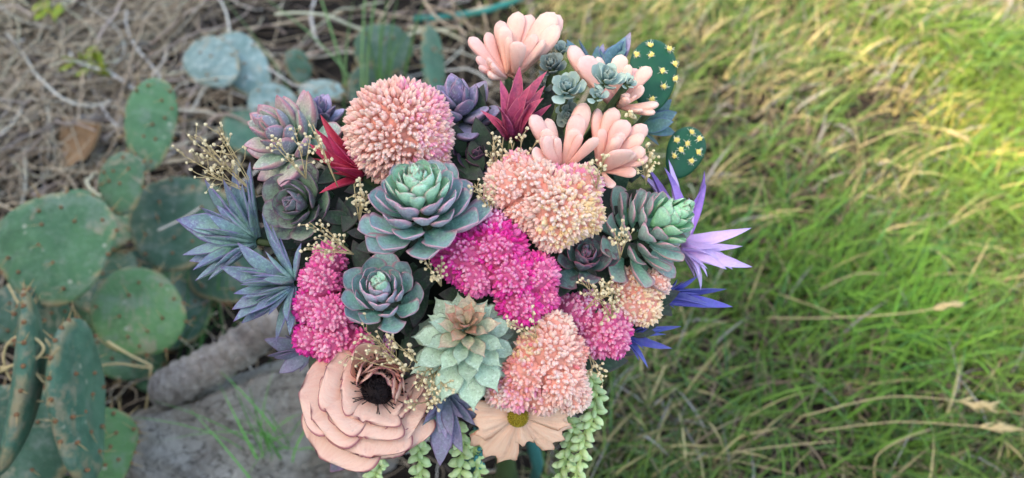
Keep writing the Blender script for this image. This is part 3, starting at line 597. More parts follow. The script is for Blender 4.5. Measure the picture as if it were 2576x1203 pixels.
# fresh weed sprigs on the vine heap
M_WEED = simple('weed_leaf', (.22,.34,.05), .5, .4, 90, .2, 0, (.40,.36,.05))
def sprig(px, py, d, label, pts2, n, seed):
    r = random.Random(seed); w0 = [P(px+x, py+y, d) for x, y in pts2]; t = thing('weed_sprig', Matrix.Translation(w0[0]), label, 'weed', 'weeds on the dry vines')
    loc = [p-w0[0] for p in w0]; v, f = tube(loc, [.0025]*len(loc), 5); add('stem', mesh_from('stem', v, f, recalc=False), M_WEED, t)
    me = tube_leaf('leaf', 'wide', .4, .2, 6, 6); me.materials.append(M_WEED)
    for i in range(n):
        q = r.random()*(len(loc)-1); a = int(q); p = loc[a].lerp(loc[a+1], q-a)
        M = Matrix.Translation(p) @ Euler((r.uniform(-.5, 1), r.uniform(-1, 1), r.uniform(0, 6.28))).to_matrix().to_4x4() @ Matrix.Scale(r.uniform(.03, .055), 4); add('leaf', me, None, t, M)
sprig(90, -10, 1.75, 'bright green weed sprig at the very top of the vine heap', [(0, 0), (25, 25), (40, 45), (50, 65)], 8, 1)
sprig(185, 160, 1.72, 'yellow-green weed sprig lying on the dry vine heap', [(0, 0), (30, -15), (60, 10), (95, 30)], 11, 2)
# dead curled leaf and straw stalks
M_DEAD = simple('dead_leaf', (.34,.22,.13), .8, .4, 60, .4, 0, (.20,.12,.07)); M_STALK = simple('straw_stalk', (.55,.44,.24), .6, .3, 120, .2)
def dead_leaf(px, py, h, label, s, rot, mat=None):
    me = tube_leaf('dead_leaf', 'wide', 1.3, .8, 12, 12, .6, jag=.2); me.materials.append(mat or M_DEAD)
    o = add('dead_leaf', me); o.location = G(px, py, h); o.rotation_euler = rot; o.scale = (s*1.3, s, s*.5); tag(o, label, 'dead leaf', 'dead leaves on the ground')
dead_leaf(165, 400, .05, 'curled tan dead leaf above the broad cactus pad', .16, (.3, .2, -1.2)); dead_leaf(215, 385, .04, 'crumpled tan dead leaf next to another above the cactus', .12, (.2, -.4, .4))
dead_leaf(575, 765, .02, 'reddish-brown dead leaf in the dark gap beside the blue spiky succulent', .09, (.3, .3, .8), simple('rust_leaf', (.26,.09,.05), .8, .4, 60, .4))
def stalk(label, pts3, r0=.0022, mat=None, head=False, name='straw_stalk'):
    w0 = [P(*p) for p in pts3]; o0 = w0[0]; loc = [p-o0 for p in w0]
    fine = []
    for i in range(len(loc)-1):
        p0, p1, p2, p3 = loc[max(i-1, 0)], loc[i], loc[i+1], loc[min(i+2, len(loc)-1)]
        for q in (0, .25, .5, .75): fine.append(.5*((2*p1)+(p2-p0)*q+(2*p0-5*p1+4*p2-p3)*q*q+(3*p1-p0-3*p2+p3)*q**3))
    fine.append(loc[-1]); n = len(fine); rd = [r0*(1-.4*i/n) for i in range(n)]
    v, f = tube(fine, rd, 5)
    if head:
        t = thing(name, Matrix.Translation(o0), label, 'straw stalk', 'dry straw stalks'); add('stem', mesh_from('stem', v, f, recalc=False), mat or M_STALK, t)
        dr = (fine[-1]-fine[-4]).normalized(); hd = []
        for i in range(16):
            b = fine[-1]-dr*.045*(i/16); dv = (dr*1.0+Vector((random.uniform(-.35, .35), random.uniform(-.35, .35), random.uniform(-.25, .25)))).normalized(); hd.append(([b, b+dv*.012, b+dv*.026], [.0008, .0022, .0003]))
        add('seed_head', join_tubes('seed_head', hd, 5), mat or M_STALK, t)
    else:
        o = add(name, mesh_from(name, v, f, recalc=False), mat or M_STALK); o.location = o0; tag(o, label, 'straw stalk', 'dry straw stalks')
gd = ground_depth
stalk('pale curled straw looping over the edge-on cactus pads', [(0, 925, .97), (70, 915, .96), (110, 880, .96), (85, 850, .96), (40, 848, .96), (12, 880, .96), (15, 930, .97), (60, 1000, .98), (110, 1010, .98)], .0022)
stalk('straight pale straw crossing the lower cactus pads', [(0, 935, .97), (60, 915, .96), (118, 970, .97)], .0026)
stalk('thin bent straw beside the broad cactus pad', [(20, 715, 1.12), (75, 815, 1.1), (120, 860, 1.1), (140, 900, 1.1)], .0018)
stalk('pale straw forked in front of the green cactus pads', [(270, 860, 1.2), (330, 895, 1.2), (385, 925, 1.2), (300, 915, 1.2), (255, 920, 1.2)], .0022)
stalk('pale vertical straw in front of the dark gap by the branch', [(380, 925, 1.2), (372, 1000, 1.22), (350, 1120, 1.24)], .0022)
for i, (l, pp) in enumerate([
    ('pale ripe straw stalk with seed head at the lower corner of the meadow', [(2050, 1085, gd(1085, .05)), (2250, 1062, gd(1062, .07)), (2420, 1070, gd(1070, .09)), (2530, 1078, gd(1078, .09))]),
    ('upper of two straw stalks arching over the lush green grass', [(2010, 1050, gd(1050, .06)), (2200, 1003, gd(1003, .1)), (2330, 1000, gd(1000, .11)), (2480, 1020, gd(1020, .1))]),
    ('straw stalk with feathery head pointing up the meadow', [(1930, 800, gd(800, .05)), (2080, 800, gd(800, .08)), (2280, 788, gd(788, .1)), (2400, 765, gd(765, .1))]),
    ('straw stalk lying across the grass beside the blue spikes', [(1960, 740, gd(740, .05)), (2060, 775, gd(775, .07)), (2120, 800, gd(800, .07))]),
    ('straw stalk bowed beside the lilac leaf tips', [(2230, 690, gd(690, .05)), (2150, 690, gd(690, .08)), (2060, 730, gd(730, .08))]),
    ('pale straw stalk with head high up near the yellow grass', [(2160, 370, gd(370, .05)), (2280, 320, gd(320, .08)), (2370, 325, gd(325, .08)), (2420, 345, gd(345, .07))]),
    ('short pale straw stalk right of the green cactus paddle', [(2190, 230, gd(230, .05)), (2230, 218, gd(218, .06)), (2285, 235, gd(235, .06))]),
    ('hooked straw stalk near the bottom edge of the meadow', [(2200, 1215, gd(1215, .03)), (2205, 1150, gd(1150, .06)), (2260, 1110, gd(1110, .08)), (2340, 1080, gd(1080, .08))]),
    ('yellow straw stalk across the grass right of the pearl strands', [(1700, 1165, gd(1165, .03)), (1900, 1130, gd(1130, .07)), (2100, 1110, gd(1110, .07))]),
    ('long straw stalk lying low across the bottom of the meadow', [(1560, 1120, gd(1120, .03)), (1800, 1150, gd(1150, .05)), (2000, 1195, gd(1195, .05))])]):
    stalk(l, pp, .0012, None, i in (0, 1, 2, 5))
# ================================================================== THE BOUQUET
# ---- handle and dark core
base = GATHER.copy(); foot = Vector((base.x+.02, base.y-.01, 0))
t = thing('bouquet_handle', Matrix.Translation(foot), 'bundled green stem handle with teal ribbon carrying the bouquet from below', 'handle')
h = base.z; prof = [(0, .022), (.02, .018), (.2, .012), (.6, .010), (.85, .014), (1, .03)]; hp, hr = [], []
for i in range(40):
    q = i/39; hp.append(Vector((-.02*q, .01*q, h*q*.97))); hr.append(float(np.interp(q, *zip(*prof)))*(1+.035*(i % 2)))
v, f = tube(hp, hr, 16); add('wrapped_stems', mesh_from('wrapped_stems', v, f), M_STEM, t)
rb = []
for i, (dx, ln) in enumerate(((.03, .16), (-.035, .12))):
    rb.append(([Vector((dx*.3-.015, -.028, h*.62)), Vector((dx, -.045, h*.5)), Vector((dx*1.4, -.05, h*.5-ln*.5)), Vector((dx*1.2, -.04, h*.5-ln))], [.006, .009, .009, .007]))
add('ribbon_tail', join_tubes('ribbon_tail', rb, 4), M_RIBBON, t)
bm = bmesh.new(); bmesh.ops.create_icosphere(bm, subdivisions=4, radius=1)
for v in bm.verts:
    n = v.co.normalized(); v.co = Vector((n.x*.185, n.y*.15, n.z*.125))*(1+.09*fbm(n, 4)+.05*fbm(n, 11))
me = bpy.data.meshes.new('foam_shade_core'); bm.to_mesh(me); bm.free()
add('foam_shade_core', me, M_CORE, t, Matrix.Translation(-foot) @ frame(P(1160, 655, .845), D(0, .1, 1), D(0, 1, 0)))  # near-black core added so the gaps between flowers look shaded
# filler leaves between the flowers, coloured dark to deepen the shaded gaps
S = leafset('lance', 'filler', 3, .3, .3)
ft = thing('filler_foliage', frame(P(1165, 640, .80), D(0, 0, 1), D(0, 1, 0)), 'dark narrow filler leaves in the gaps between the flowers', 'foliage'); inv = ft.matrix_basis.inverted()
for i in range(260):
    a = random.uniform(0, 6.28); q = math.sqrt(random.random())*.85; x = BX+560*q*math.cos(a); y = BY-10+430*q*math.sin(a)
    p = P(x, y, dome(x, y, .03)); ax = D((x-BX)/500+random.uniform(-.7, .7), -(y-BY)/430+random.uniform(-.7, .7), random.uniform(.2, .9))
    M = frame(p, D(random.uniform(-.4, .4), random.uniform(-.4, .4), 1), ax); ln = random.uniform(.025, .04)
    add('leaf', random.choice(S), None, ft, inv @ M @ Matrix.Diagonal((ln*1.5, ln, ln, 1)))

# ---- rosettes
rosette('rosette_succulent', 'largest blue-green rosette with pink leaf edges, below the big peach pompom', 'succulent', 1058, 525, 178, (-.03,.72,.72), 72, 'spoon', 'eche',
        el=(-6, 74), d=.60, core='eche_core', corefrac=.5, size=(.80, .26), height=.95, bend=.8, cup=.5, rbase=.30, wmul=1.12)
rosette('rosette_succulent', 'blue-green rosette with fat pink-tipped bud centre beside the pink pompom', 'succulent', 965, 748, 134, (-.02,.52,.85), 44, 'spoon', 'eche',
        el=(8, 88), d=.615, core='eche_core', corefrac=.3, size=(.78, .32), height=.8, bend=.85, cup=.5, rbase=.30, wmul=1.12)
rosette('rosette_succulent', 'side-facing green rosette with lime heart next to the lilac leaves', 'succulent', 1622, 585, 152, (.62,.42,.65), 66, 'spoon', 'eche_right',
        el=(-12, 72), d=.645, core='right_core', corefrac=.42, size=(.80, .32), height=1.25, bend=.6, cup=.42, rbase=.32, wmul=.98)
rosette('rosette_succulent', 'small dark rosette with red edges between peach pompom and magenta pompom', 'succulent', 1464, 660, 98, (.12,.50,.85), 26, 'spoon', 'dark',
        el=(0, 84), d=.63, core=None, size=(1, .35), height=.6, bend=.8, cup=.45, rbase=.2, wmul=1.15)
rosette('rosette_succulent', 'pale mint rosette with thorn-like tips and orange-red centre', 'succulent', 1172, 852, 176, (.03,.52,.85), 54, 'agave', 'mint',
        el=(-16, 72), d=.60, core='mint_mid', corefrac=.38, core2='mint_core', c2frac=.2, size=(.86, .28), height=.85, bend=-.3, cup=.35, rbase=.24, wmul=1.05, lenpw=.8)
rosette('rosette_succulent', 'plump pink and green rosette at the upper edge left of crimson spikes', 'succulent', 738, 355, 142, (-.50,.34,.80), 30, 'fat', 'pinkgreen',
        el=(0, 84), d=.665, size=(1, .45), height=.85, bend=.5, cup=.2, rbase=.15, wmul=.95)
rosette('rosette_succulent', 'olive and purple rosette tucked under the plump pink-green one', 'succulent', 768, 520, 118, (-.30,.10,.95), 28, 'spoon', 'darkgreen',
        el=(5, 84), d=.655, size=(1, .40), height=.6, bend=.7, cup=.35, rbase=.15, wmul=1.15)
rosette('rosette_succulent', 'purple-blue fat-leaved rosette between big peach pompom and burgundy spikes', 'succulent', 1160, 290, 118, (-.05,.62,.78), 22, 'fat', 'purplefat',
        el=(5, 80), d=.665, size=(1, .5), height=.9, bend=.5, cup=.2, rbase=.15)
rosette('rosette_succulent', 'dusky purple rosette in shadow below the burgundy spikes', 'succulent', 1198, 405, 82, (.05,.35,.93), 20, 'spoon', 'duskpurple',
        el=(5, 80), d=.66, size=(1, .45), height=.6, bend=.6, cup=.3, rbase=.15, wmul=1.15)
rosette('rosette_succulent', 'dark dusky rosette half hidden beneath the peach finger succulents', 'succulent', 1335, 375, 60, (.05,.35,.93), 18, 'spoon', 'duskpurple',
        el=(5, 80), d=.675, size=(1, .45), height=.6, bend=.6, cup=.3, rbase=.15, wmul=1.15)
rosette('rosette_succulent', 'blue-purple rosette peeking out behind the plump pink-green one', 'succulent', 805, 300, 80, (.15,.75,.6), 16, 'fat', 'purplefat',
        el=(20, 80), d=.70, size=(1, .5), height=.6, bend=.4, cup=.2)
G_ = 'small grey-green rosettes among the peach fingers'
for i, (x, y, r, ax, dd, m, lab) in enumerate([
    (1428, 226, 54, (-.1,.35,.93), .625, 'grey', 'frosty grey-green small rosette nearest the burgundy spikes'), (1524, 202, 56, (.25,.45,.85), .628, 'grey', 'largest frosty grey-green small rosette, backed by peach fingers'),
    (1503, 243, 33, (.0,.3,.95), .62, 'grey', 'tiny half-open grey-green rosette between two larger frosty ones'), (1580, 210, 29, (.35,.3,.9), .63, 'grey', 'tiny grey-green rosette beside the cactus paddle'),
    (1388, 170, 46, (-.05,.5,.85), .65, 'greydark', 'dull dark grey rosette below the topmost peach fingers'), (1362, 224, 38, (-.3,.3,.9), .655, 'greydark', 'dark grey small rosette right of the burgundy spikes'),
    (1430, 288, 46, (-.1,-.25,.95), .645, 'grey', 'drooping grey-green rosette above the lower peach fingers'), (1412, 128, 30, (0,.6,.8), .67, 'grey', 'grey-green rosette at the top behind the peach fingers')]):
    rosette('small_rosette', lab, 'succulent', x, y, r, ax, 26 if r > 40 else 16, 'grey', m, el=(5, 82), d=dd, group=G_, size=(1, .3), height=.7, bend=.75, cup=.25, rbase=.15, wmul=1.05)

# ---- peach finger succulents
FG = 'peach finger succulents'
fan('finger_succulent', 'topmost peach finger succulent with upright blunt leaves', 'succulent', (1280, 200),
    [(1187, 92, 30), (1217, 88, 10), (1195, 152, 50), (1230, 190, 60), (1262, 55, 0), (1295, 34, -10), (1325, 40, -25), (1285, 96, 60, .8), (1312, 110, 80, 1.5), (1345, 86, 40), (1369, 105, 55, .7), (1385, 33, 0, 1.15), (1412, 47, -20), (1408, 72, 30)],
    'finger', 'peach', d=.665, wmul=.95, extra=6, bend=.35, cup=.12, group=FG, spread=14)
fan('finger_succulent', 'peach finger succulent standing above the pale peach pompom', 'succulent', (1415, 432),
    [(1342, 290, 20, 1.1), (1378, 300, 0), (1355, 352, 60, 1.15), (1342, 382, 80, 1.5), (1388, 340, 50, 1.05), (1442, 322, 30, 1.2), (1462, 292, 10, 1.2), (1474, 263, -15, 1.0), (1462, 340, 50, .8), (1498, 345, 60, 1.15)],
    'finger', 'peach', d=.625, wmul=.95, extra=5, bend=.3, cup=.12, group=FG, spread=12)
fan('finger_succulent', 'peach finger succulent with broad oval leaves next to the lower cactus paddle', 'succulent', (1510, 428),
    [(1497, 276, 0, .8), (1534, 272, 10, 1.1), (1566, 300, 30, 1.35), (1618, 312, 10, 1.0), (1556, 345, 60, 1.55), (1612, 335, 30, 1.0), (1620, 372, 40, 1.15), (1628, 398, 40, 1.0), (1562, 380, 90, 2.5), (1600, 430, 50, 1.2), (1545, 470, 60, 1.5)],
    'finger', 'peach', d=.635, wmul=.92, extra=4, bend=.3, cup=.12, group=FG, spread=12)
fan('finger_succulent', 'peach finger succulent half hidden behind the frosty grey rosettes', 'succulent', (1548, 268),
    [(1630, 168, 10, 1.0), (1605, 178, 0, 1.0), (1618, 222, 40, 1.5), (1655, 262, 30, 1.2), (1648, 280, 30, 1.0), (1575, 160, -10), (1552, 140, -10, 1.2), (1505, 145, 0), (1468, 142, 20, 1.6), (1582, 238, 55, 1.6), (1424, 128, -10, 1.0)],
    'finger', 'peach', d=.655, wmul=1.0, extra=5, bend=.3, cup=.12, group=FG, spread=12)

# ---- spiky succulents
fan('spiky_succulent', 'burgundy spiky succulent with upright leaves between purple rosette and peach fingers', 'succulent', (1288, 352),
    [(1254, 238, 30, 1.0), (1284, 236, 50, 1.5), (1337, 232, 55, 1.45), (1318, 173, 0, 1.0), (1341, 168, 10, .9), (1378, 224, 20, 1), (1392, 272, 20), (1298, 250, 25), (1240, 300, 30, 1.2), (1225, 270, 0), (1360, 300, 20, 1.2), (1265, 205, -10)],
    'spike', 'red', d=.635, wmul=1.1, extra=6, bend=-.35, cup=.4, axis=(0, .8, .6), spread=8)
fan('spiky_succulent', 'crimson spiky succulent jutting out beside the big peach pompom', 'succulent', (915, 445),
    [(812, 288, 10, .9), (803, 320, 20), (770, 383, 40), (815, 380, 50, 1.1), (786, 410, 50, 1.1), (838, 430, 60, 1.2), (806, 492, 40, 1.1), (850, 340, 0, 1.2), (830, 345, 20)],
    'spike', 'crimson', d=.635, wmul=1.0, extra=4, bend=-.3, cup=.4, axis=(-.7, .2, .7), spread=8)
fan('spiky_succulent', 'blue-green spiky succulent pointing away at the outer left edge', 'succulent', (648, 608),
    [(560, 445, 0), (497, 478, 0, 1), (466, 520, 10, 1.1), (453, 578, 20, 1.1), (450, 642, 10), (470, 668, 0), (500, 720, 30, 1.1), (625, 415, 0, .8), (628, 495, 60, 1.2), (515, 515, 45, 1.2), (522, 575, 55, 1.5), (590, 470, 20), (540, 620, 50, 1.3), (565, 500, 40)],
    'lance', 'bluespike', d=.665, wmul=.95, extra=12, bend=-.25, cup=.3, axis=(-.8, .15, .6), spread=10)
fan('spiky_succulent', 'blue-green spiky succulent with purple-stained tips next to the pink pompom', 'succulent', (745, 712),
    [(655, 545, 20), (585, 640, 30, 1.1), (582, 750, 20, 1.1), (586, 785, 10), (602, 805, 0), (625, 830, 10), (692, 858, 30, 1.1), (605, 690, 60, 1.3), (680, 570, 40, .9), (765, 622, 50, .8), (655, 690, 80, 1.5), (640, 740, 70, 1.4), (675, 640, 60, 1.2), (700, 600, 30), (640, 800, 40, 1.2), (560, 700, 0), (735, 840, 30, 1.2)],
    'lance', 'bluespike', d=.645, wmul=.95, extra=14, bend=-.25, cup=.3, axis=(-.7, 0, .7), spread=10)
fan('spiky_succulent', 'dusky purple leaf cluster hanging below the pink pompom by the poppy', 'succulent', (790, 880),
    [(668, 862, 10, 1.4), (672, 884, 20, 1.3), (703, 937, 20, 1.3), (690, 900, 30, 1.2), (755, 935, 20, 1.2), (715, 850, 0, 1.2)], 'lance', 'indigo', d=.69, wmul=1.1, bend=-.2, cup=.2, axis=(-.6,-.4,.6))
fan('spiky_succulent', 'indigo drooping leaf cluster between the poppy and the cosmos', 'succulent', (1122, 985),
    [(1107, 1168, 20, 1.1), (1148, 1140, 30, 1.1), (1228, 1078, 20, 1.1), (1196, 1068, 35, 1.1), (1030, 1098, 10, 1.2, 'tealleaf'), (1020, 1052, 10), (1066, 1062, 40, 1.1), (1150, 1062, 50, 1.1), (1062, 1112, 20, 1.2, 'tealleaf'), (1180, 1010, 40, 1.2), (1125, 1090, 50, 1.1)],
    'lance', 'indigo', d=.63, wmul=1.1, extra=4, bend=-.25, cup=.3, axis=(0,-.6,.8))
fan('spiky_succulent', 'lilac long-leaved flower spreading behind the side-facing green rosette', 'flower', (1705, 618),
    [(1893, 602, 20, .95), (1862, 628, 10, .9), (1878, 702, 30, 1.1), (1866, 668, 0, .8), (1790, 716, 40, 1.5), (1820, 640, 40, 1.3), (1740, 700, 40, 1.3), (1710, 418, 20, .9, 'violet'), (1752, 455, 0, 1.3, 'violet'), (1665, 405, 10, .8), (1755, 500, 30, 1.3), (1690, 470, 30), (1775, 425, -10, .5, 'violet'), (1640, 410, 0, .8, 'lilac'), (1615, 425, 0, .8, 'violet')],
    'spike', 'lilac', d=.675, wmul=.85, extra=9, bend=-.7, cup=.4, axis=(.6,.0,.8), spread=12)
fan('spiky_succulent', 'royal blue spikes sticking out under the lilac leaves', 'succulent', (1655, 745),
    [(1842, 763, 10), (1762, 758, 20, 1.1), (1822, 706, 0), (1735, 770, 10), (1700, 775, 20, .8), (1790, 735, 0), (1760, 700, 0)], 'spike', 'royal', d=.69, wmul=.8, extra=6, bend=-.25, cup=.4, axis=(.8,-.1,.6))
fan('spiky_succulent', 'lower royal blue spikes beside the magenta pompom', 'succulent', (1570, 842),
    [(1706, 803, 10, .9), (1672, 828, 10, .8), (1682, 890, 20), (1633, 922, 20, 1.1), (1660, 815, 0, .8), (1610, 905, 0, .9)], 'spike', 'royal', d=.685, wmul=.9, extra=5, bend=-.25, cup=.4, axis=(.7,-.4,.6))
fan('spiky_succulent', 'teal pointed leaves between the two green cactus paddles', 'succulent', (1600, 318),
    [(1705, 300, 10, 1.3), (1697, 268, 0, 1.2), (1698, 345, 10, 1.3), (1660, 362, 20, 1.3), (1690, 322, 30, 1.4), (1660, 262, 0, 1.2)], 'lance', 'tealleaf', d=.70, wmul=1.15, bend=-.2, cup=.3, axis=(.7,.2,.7))
fan('spiky_succulent', 'teal and purple leaf tips rising behind the peach fingers at the top', 'succulent', (1505, 205),
    [(1440, 103, 0, 1.3), (1462, 98, 10, 1.3), (1490, 122, 20, 1.3), (1545, 92, 0, 1.2), (1568, 118, 0, 1.2), (1596, 103, -10, 1.2), (1418, 108, 0, 1.3), (1525, 120, 10, 1.3), (1505, 110, 0, 1.2, 'purplefat'), (1612, 92, -20, 1.1, 'purplefat')], 'lance', 'tealleaf', d=.70, wmul=1.15, bend=.2, cup=.3, axis=(.2,.8,.5))

# ---- sedum pompoms: buds one by one
def bud_mesh():
    me = tube_leaf('bud', 'bud', 0, 0, 5, 6, 1.0); return me
BUDME = bud_mesh(); BUDME.materials.append(MBUD)
bv = np.array([v.co[:] for v in BUDME.vertices]); bf = [tuple(p.vertices) for p in BUDME.polygons]
def pompom(label, lobes, pal, d=None, core=M_ORANGECORE, sp=12.4, blen=31, axis=None):
    """lobes: px, py, radius, palette key, rise towards the viewer in px; pal: key -> list of colours"""
    cx = sum(l[0] for l in lobes)/len(lobes); cy = sum(l[1] for l in lobes)/len(lobes); d = dome(cx, cy) if d is None else d; k = M_PX(d)
    Mw = frame(P(cx, cy, d+60*k), D(0, 0, 1), D(0, 1, 0)); t = thing('sedum_pompom', Mw, label, 'flower', 'sedum pompoms'); inv = Mw.inverted()
    Ls = []
    for (x, y, r, pk, rise) in lobes: r *= 1.1; Ls.append((Vector(((x-cx)*k, -(y-cy)*k, (60+rise-r*.55)*k)), r*k, pk))
    cand = []
    for (c, R, pk) in Ls:
        nb = int(4*math.pi*R*R/((sp*k)**2*.82)); off = random.uniform(0, 6.3)
        for i in range(nb):
            z = 1-2*(i+.5)/nb
            if z < -.25: continue
            ph = i*2.39996+off; s = math.sqrt(1-z*z); n = Vector((s*math.cos(ph), s*math.sin(ph), z)); n = (n+Vector((random.gauss(0, .13), random.gauss(0, .13), random.gauss(0, .13)))).normalized()
            p = c+n*R*random.uniform(.93, 1.06)
            if any(c2 is not c and (p-c2).length < R2*.95 for c2, R2, _ in Ls): continue
            ck = pk
            for c2, R2, pk2 in Ls:
                if c2 is not c and (p-c2).length < R2*1.3 and random.random() < .35: ck = pk2
            cand.append((n.z+.25*p.z/max(1e-6, R), p, n, ck))
    cand.sort(key=lambda q: -q[0])
    VB, FB, CB = [], [], []
    for i, (_, p, n, pk) in enumerate(cand):
        qn = .5+.5*math.sin(p.x/k/17+1.3*math.sin(p.y/k/23))*math.cos(p.y/k/19+.7)+random.uniform(-.22, .22); qn = min(.999, max(0, qn))*(len(pal[pk])-1); a0 = int(qn); col = tuple(u+(v2-u)*(qn-a0) for u, v2 in zip(pal[pk][a0], pal[pk][a0+1])); f = random.uniform(.88, 1.08); col = tuple(min(.95, max(.01, q*f)) for q in col)
        ln = blen*k*random.uniform(.85, 1.15); wd = random.uniform(.82, 1.02)
        q = (n+Vector((random.gauss(0, .1), random.gauss(0, .1), random.gauss(0, .06)))).normalized()
        M = q.to_track_quat('Y', 'Z').to_matrix().to_4x4(); M.translation = p-q*ln; M = M @ Matrix.Diagonal((ln*.84*wd, ln, ln*.84*wd, 1))
        if i < 300: add('bud', BUDME, None, t, M, color=col)
        else:
            A = np.array(M); o = len(VB)*len(bv); VB.append(bv @ A[:3, :3].T + A[:3, 3]); FB += [tuple(a+o for a in ff) for ff in bf]; CB.append(np.tile(col, (len(bv), 1)))
    if VB:
        me = mesh_from('bud_mass', np.concatenate(VB), FB, cols=np.concatenate(CB), recalc=False); add('bud_mass', me, MBUDA, t)['kind'] = 'stuff'
    bm = bmesh.new()
    for c, R, _ in Ls: bmesh.ops.create_icosphere(bm, subdivisions=3, radius=R*.83, matrix=Matrix.Translation(c))
    me = bpy.data.meshes.new('receptacle'); bm.to_mesh(me); bm.free(); me.polygons.foreach_set('use_smooth', [True]*len(me.polygons)); add('receptacle', me, core, t)
    stem_to_gather(t, .003); return t
PEACH = [(.90,.47,.41), (.91,.57,.49), (.90,.50,.45), (.91,.64,.55)]; PALE = [(.90,.60,.52), (.90,.66,.56), (.88,.53,.49)]; PINKP = [(.86,.34,.42), (.88,.42,.48), (.84,.26,.42), (.88,.46,.46)]
YEL = [(.88,.62,.36), (.88,.58,.32), (.86,.66,.42)]; MAG = [(.74,.025,.30), (.82,.06,.38), (.68,.015,.26), (.86,.16,.46)]; PINK = [(.86,.13,.36), (.88,.22,.44), (.82,.07,.33), (.90,.34,.52)]; LIL = [(.80,.36,.60), (.84,.46,.66), (.76,.26,.54)]
CORAL = [(.86,.30,.28), (.88,.38,.30), (.84,.24,.28), (.88,.46,.36)]
PAL = dict(p=PEACH, l=PALE, k=PINKP, y=YEL, m=MAG, r=PINK, i=LIL, c=CORAL)
pompom('biggest peach pompom at the top, above the largest rosette', [(1010, 340, 126, 'p', 60), (1062, 302, 74, 'k', 50), (950, 308, 66, 'p', 25), (942, 388, 56, 'k', 20), (1092, 358, 56, 'p', 40), (1012, 272, 56, 'k', 25), (990, 262, 42, 'y', 15), (1100, 402, 42, 'k', 20), (965, 352, 66, 'l', 62), (1060, 358, 66, 'k', 70), (1015, 320, 60, 'p', 78)], PAL, d=.63)
pompom('pale peach pompom with a pink side below the peach fingers', [(1275, 470, 62, 'p', 20), (1340, 455, 62, 'l', 30), (1405, 520, 95, 'l', 45), (1455, 475, 60, 'k', 30), (1390, 575, 62, 'l', 35), (1465, 545, 55, 'y', 25), (1320, 530, 58, 'p', 10), (1300, 415, 40, 'k', 0), (1425, 540, 70, 'y', 55)], PAL, d=.61)
pompom('vivid magenta pompom in the middle of the bouquet', [(1175, 640, 78, 'm', 30), (1250, 625, 78, 'm', 35), (1243, 560, 36, 'i', 15), (1290, 690, 68, 'm', 45), (1350, 690, 58, 'r', 25), (1310, 760, 62, 'm', 30), (1365, 745, 45, 'r', 10), (1200, 690, 55, 'r', 40), (1130, 650, 45, 'm', 0)], PAL, d=.61, core=M_PINKCORE)
pompom('two-tone pink pompom between blue spikes and the fat-budded rosette', [(838, 648, 46, 'r', 10), (820, 700, 55, 'r', 25), (800, 765, 55, 'm', 20), (845, 785, 58, 'r', 35), (792, 845, 48, 'm', 10), (850, 850, 62, 'r', 25), (915, 870, 52, 'r', 10), (960, 880, 40, 'i', -10)], PAL, d=.64, core=M_PINKCORE)
pompom('magenta pompom at the lower right edge beside royal blue spikes', [(1430, 775, 42, 'r', 0), (1470, 805, 40, 'm', -10), (1500, 850, 52, 'r', -5), (1530, 820, 58, 'r', 5), (1545, 860, 40, 'm', -5), (1480, 760, 38, 'i', -20)], PAL, d=.64, core=M_PINKCORE)
pompom('small peach pompom under the side-facing green rosette', [(1600, 735, 52, 'y', 10), (1640, 715, 42, 'p', 0), (1615, 775, 45, 'y', 5), (1580, 770, 42, 'p', 10), (1575, 715, 45, 'p', 5)], PAL, d=.645)
pompom('coral and peach pompom at the bottom above the cosmos', [(1385, 880, 78, 'p', 40), (1325, 925, 64, 'c', 45), (1405, 945, 66, 'p', 40), (1265, 975, 50, 'l', 10), (1395, 825, 52, 'l', 15), (1435, 985, 52, 'l', 10), (1300, 970, 58, 'k', 25), (1430, 880, 48, 'c', 15), (1365, 985, 52, 'p', 20), (1340, 870, 48, 'y', 30)], PAL, d=.61)

# ---- artificial cactus paddles with yellow tufts
def paddle(label, cx, cy, Wp, Hp, ang, d, nrm, spots):
    k = M_PX(d); z = D(*nrm); a = math.radians(ang); up = D(math.sin(a), math.cos(a), 0); up = (up-z*up.dot(z)).normalized(); x = up.cross(z)
    M = Matrix((x, up, z)).transposed().to_4x4(); M.translation = P(cx, cy, d)-up*Hp*k/2
    t = thing('cactus_paddle', M, label, 'cactus', 'cactus paddles in the bouquet')
    me, out = pad_mesh(Wp*k, Hp*k, .012, 0, .01, 3); add('paddle', me, M_PADDLE, t)
    for (sx, sy) in spots:
        lp = M.inverted() @ P(sx, sy, d); qq = min(.95, max(abs(lp.x)/(Wp*k/2), abs(lp.y/(Hp*k)-.5)*2)); c = Vector((lp.x, lp.y, .006*(1-qq**3.2)**.5))
        yl, wh = [], []
        for i in range(26):
            dv = Vector((random.gauss(0, .8), random.gauss(0, .7), random.uniform(.5, 1.2))).normalized(); ln = random.uniform(.0018, .0034); yl.append(([c-Vector((0, 0, .001)), c+dv*ln*.5, c+dv*ln], [.0013, .0011, .0004]))
        for i in range(16):
            dv = Vector((random.gauss(0, 1), random.gauss(0, 1), random.uniform(.1, .6))).normalized(); wh.append(([c, c+dv*random.uniform(.0030, .0056)], [.0003, .0001]))
        tf = add('tuft', join_tubes('tuft', yl, 4), M_TUFT, t); add('white_hairs', join_tubes('white_hairs', wh, 3), M_TUFTW, tf)['kind'] = 'stuff'
    stem_to_gather(t); return t
paddle('taller dark green cactus paddle with yellow tufts at the upper right edge', 1642, 190, 124, 200, 8, .685, (.1,.25,.95),
       [(1637, 112), (1686, 120), (1600, 140), (1637, 142), (1698, 162), (1662, 186), (1696, 202), (1662, 230), (1612, 185), (1630, 265)])
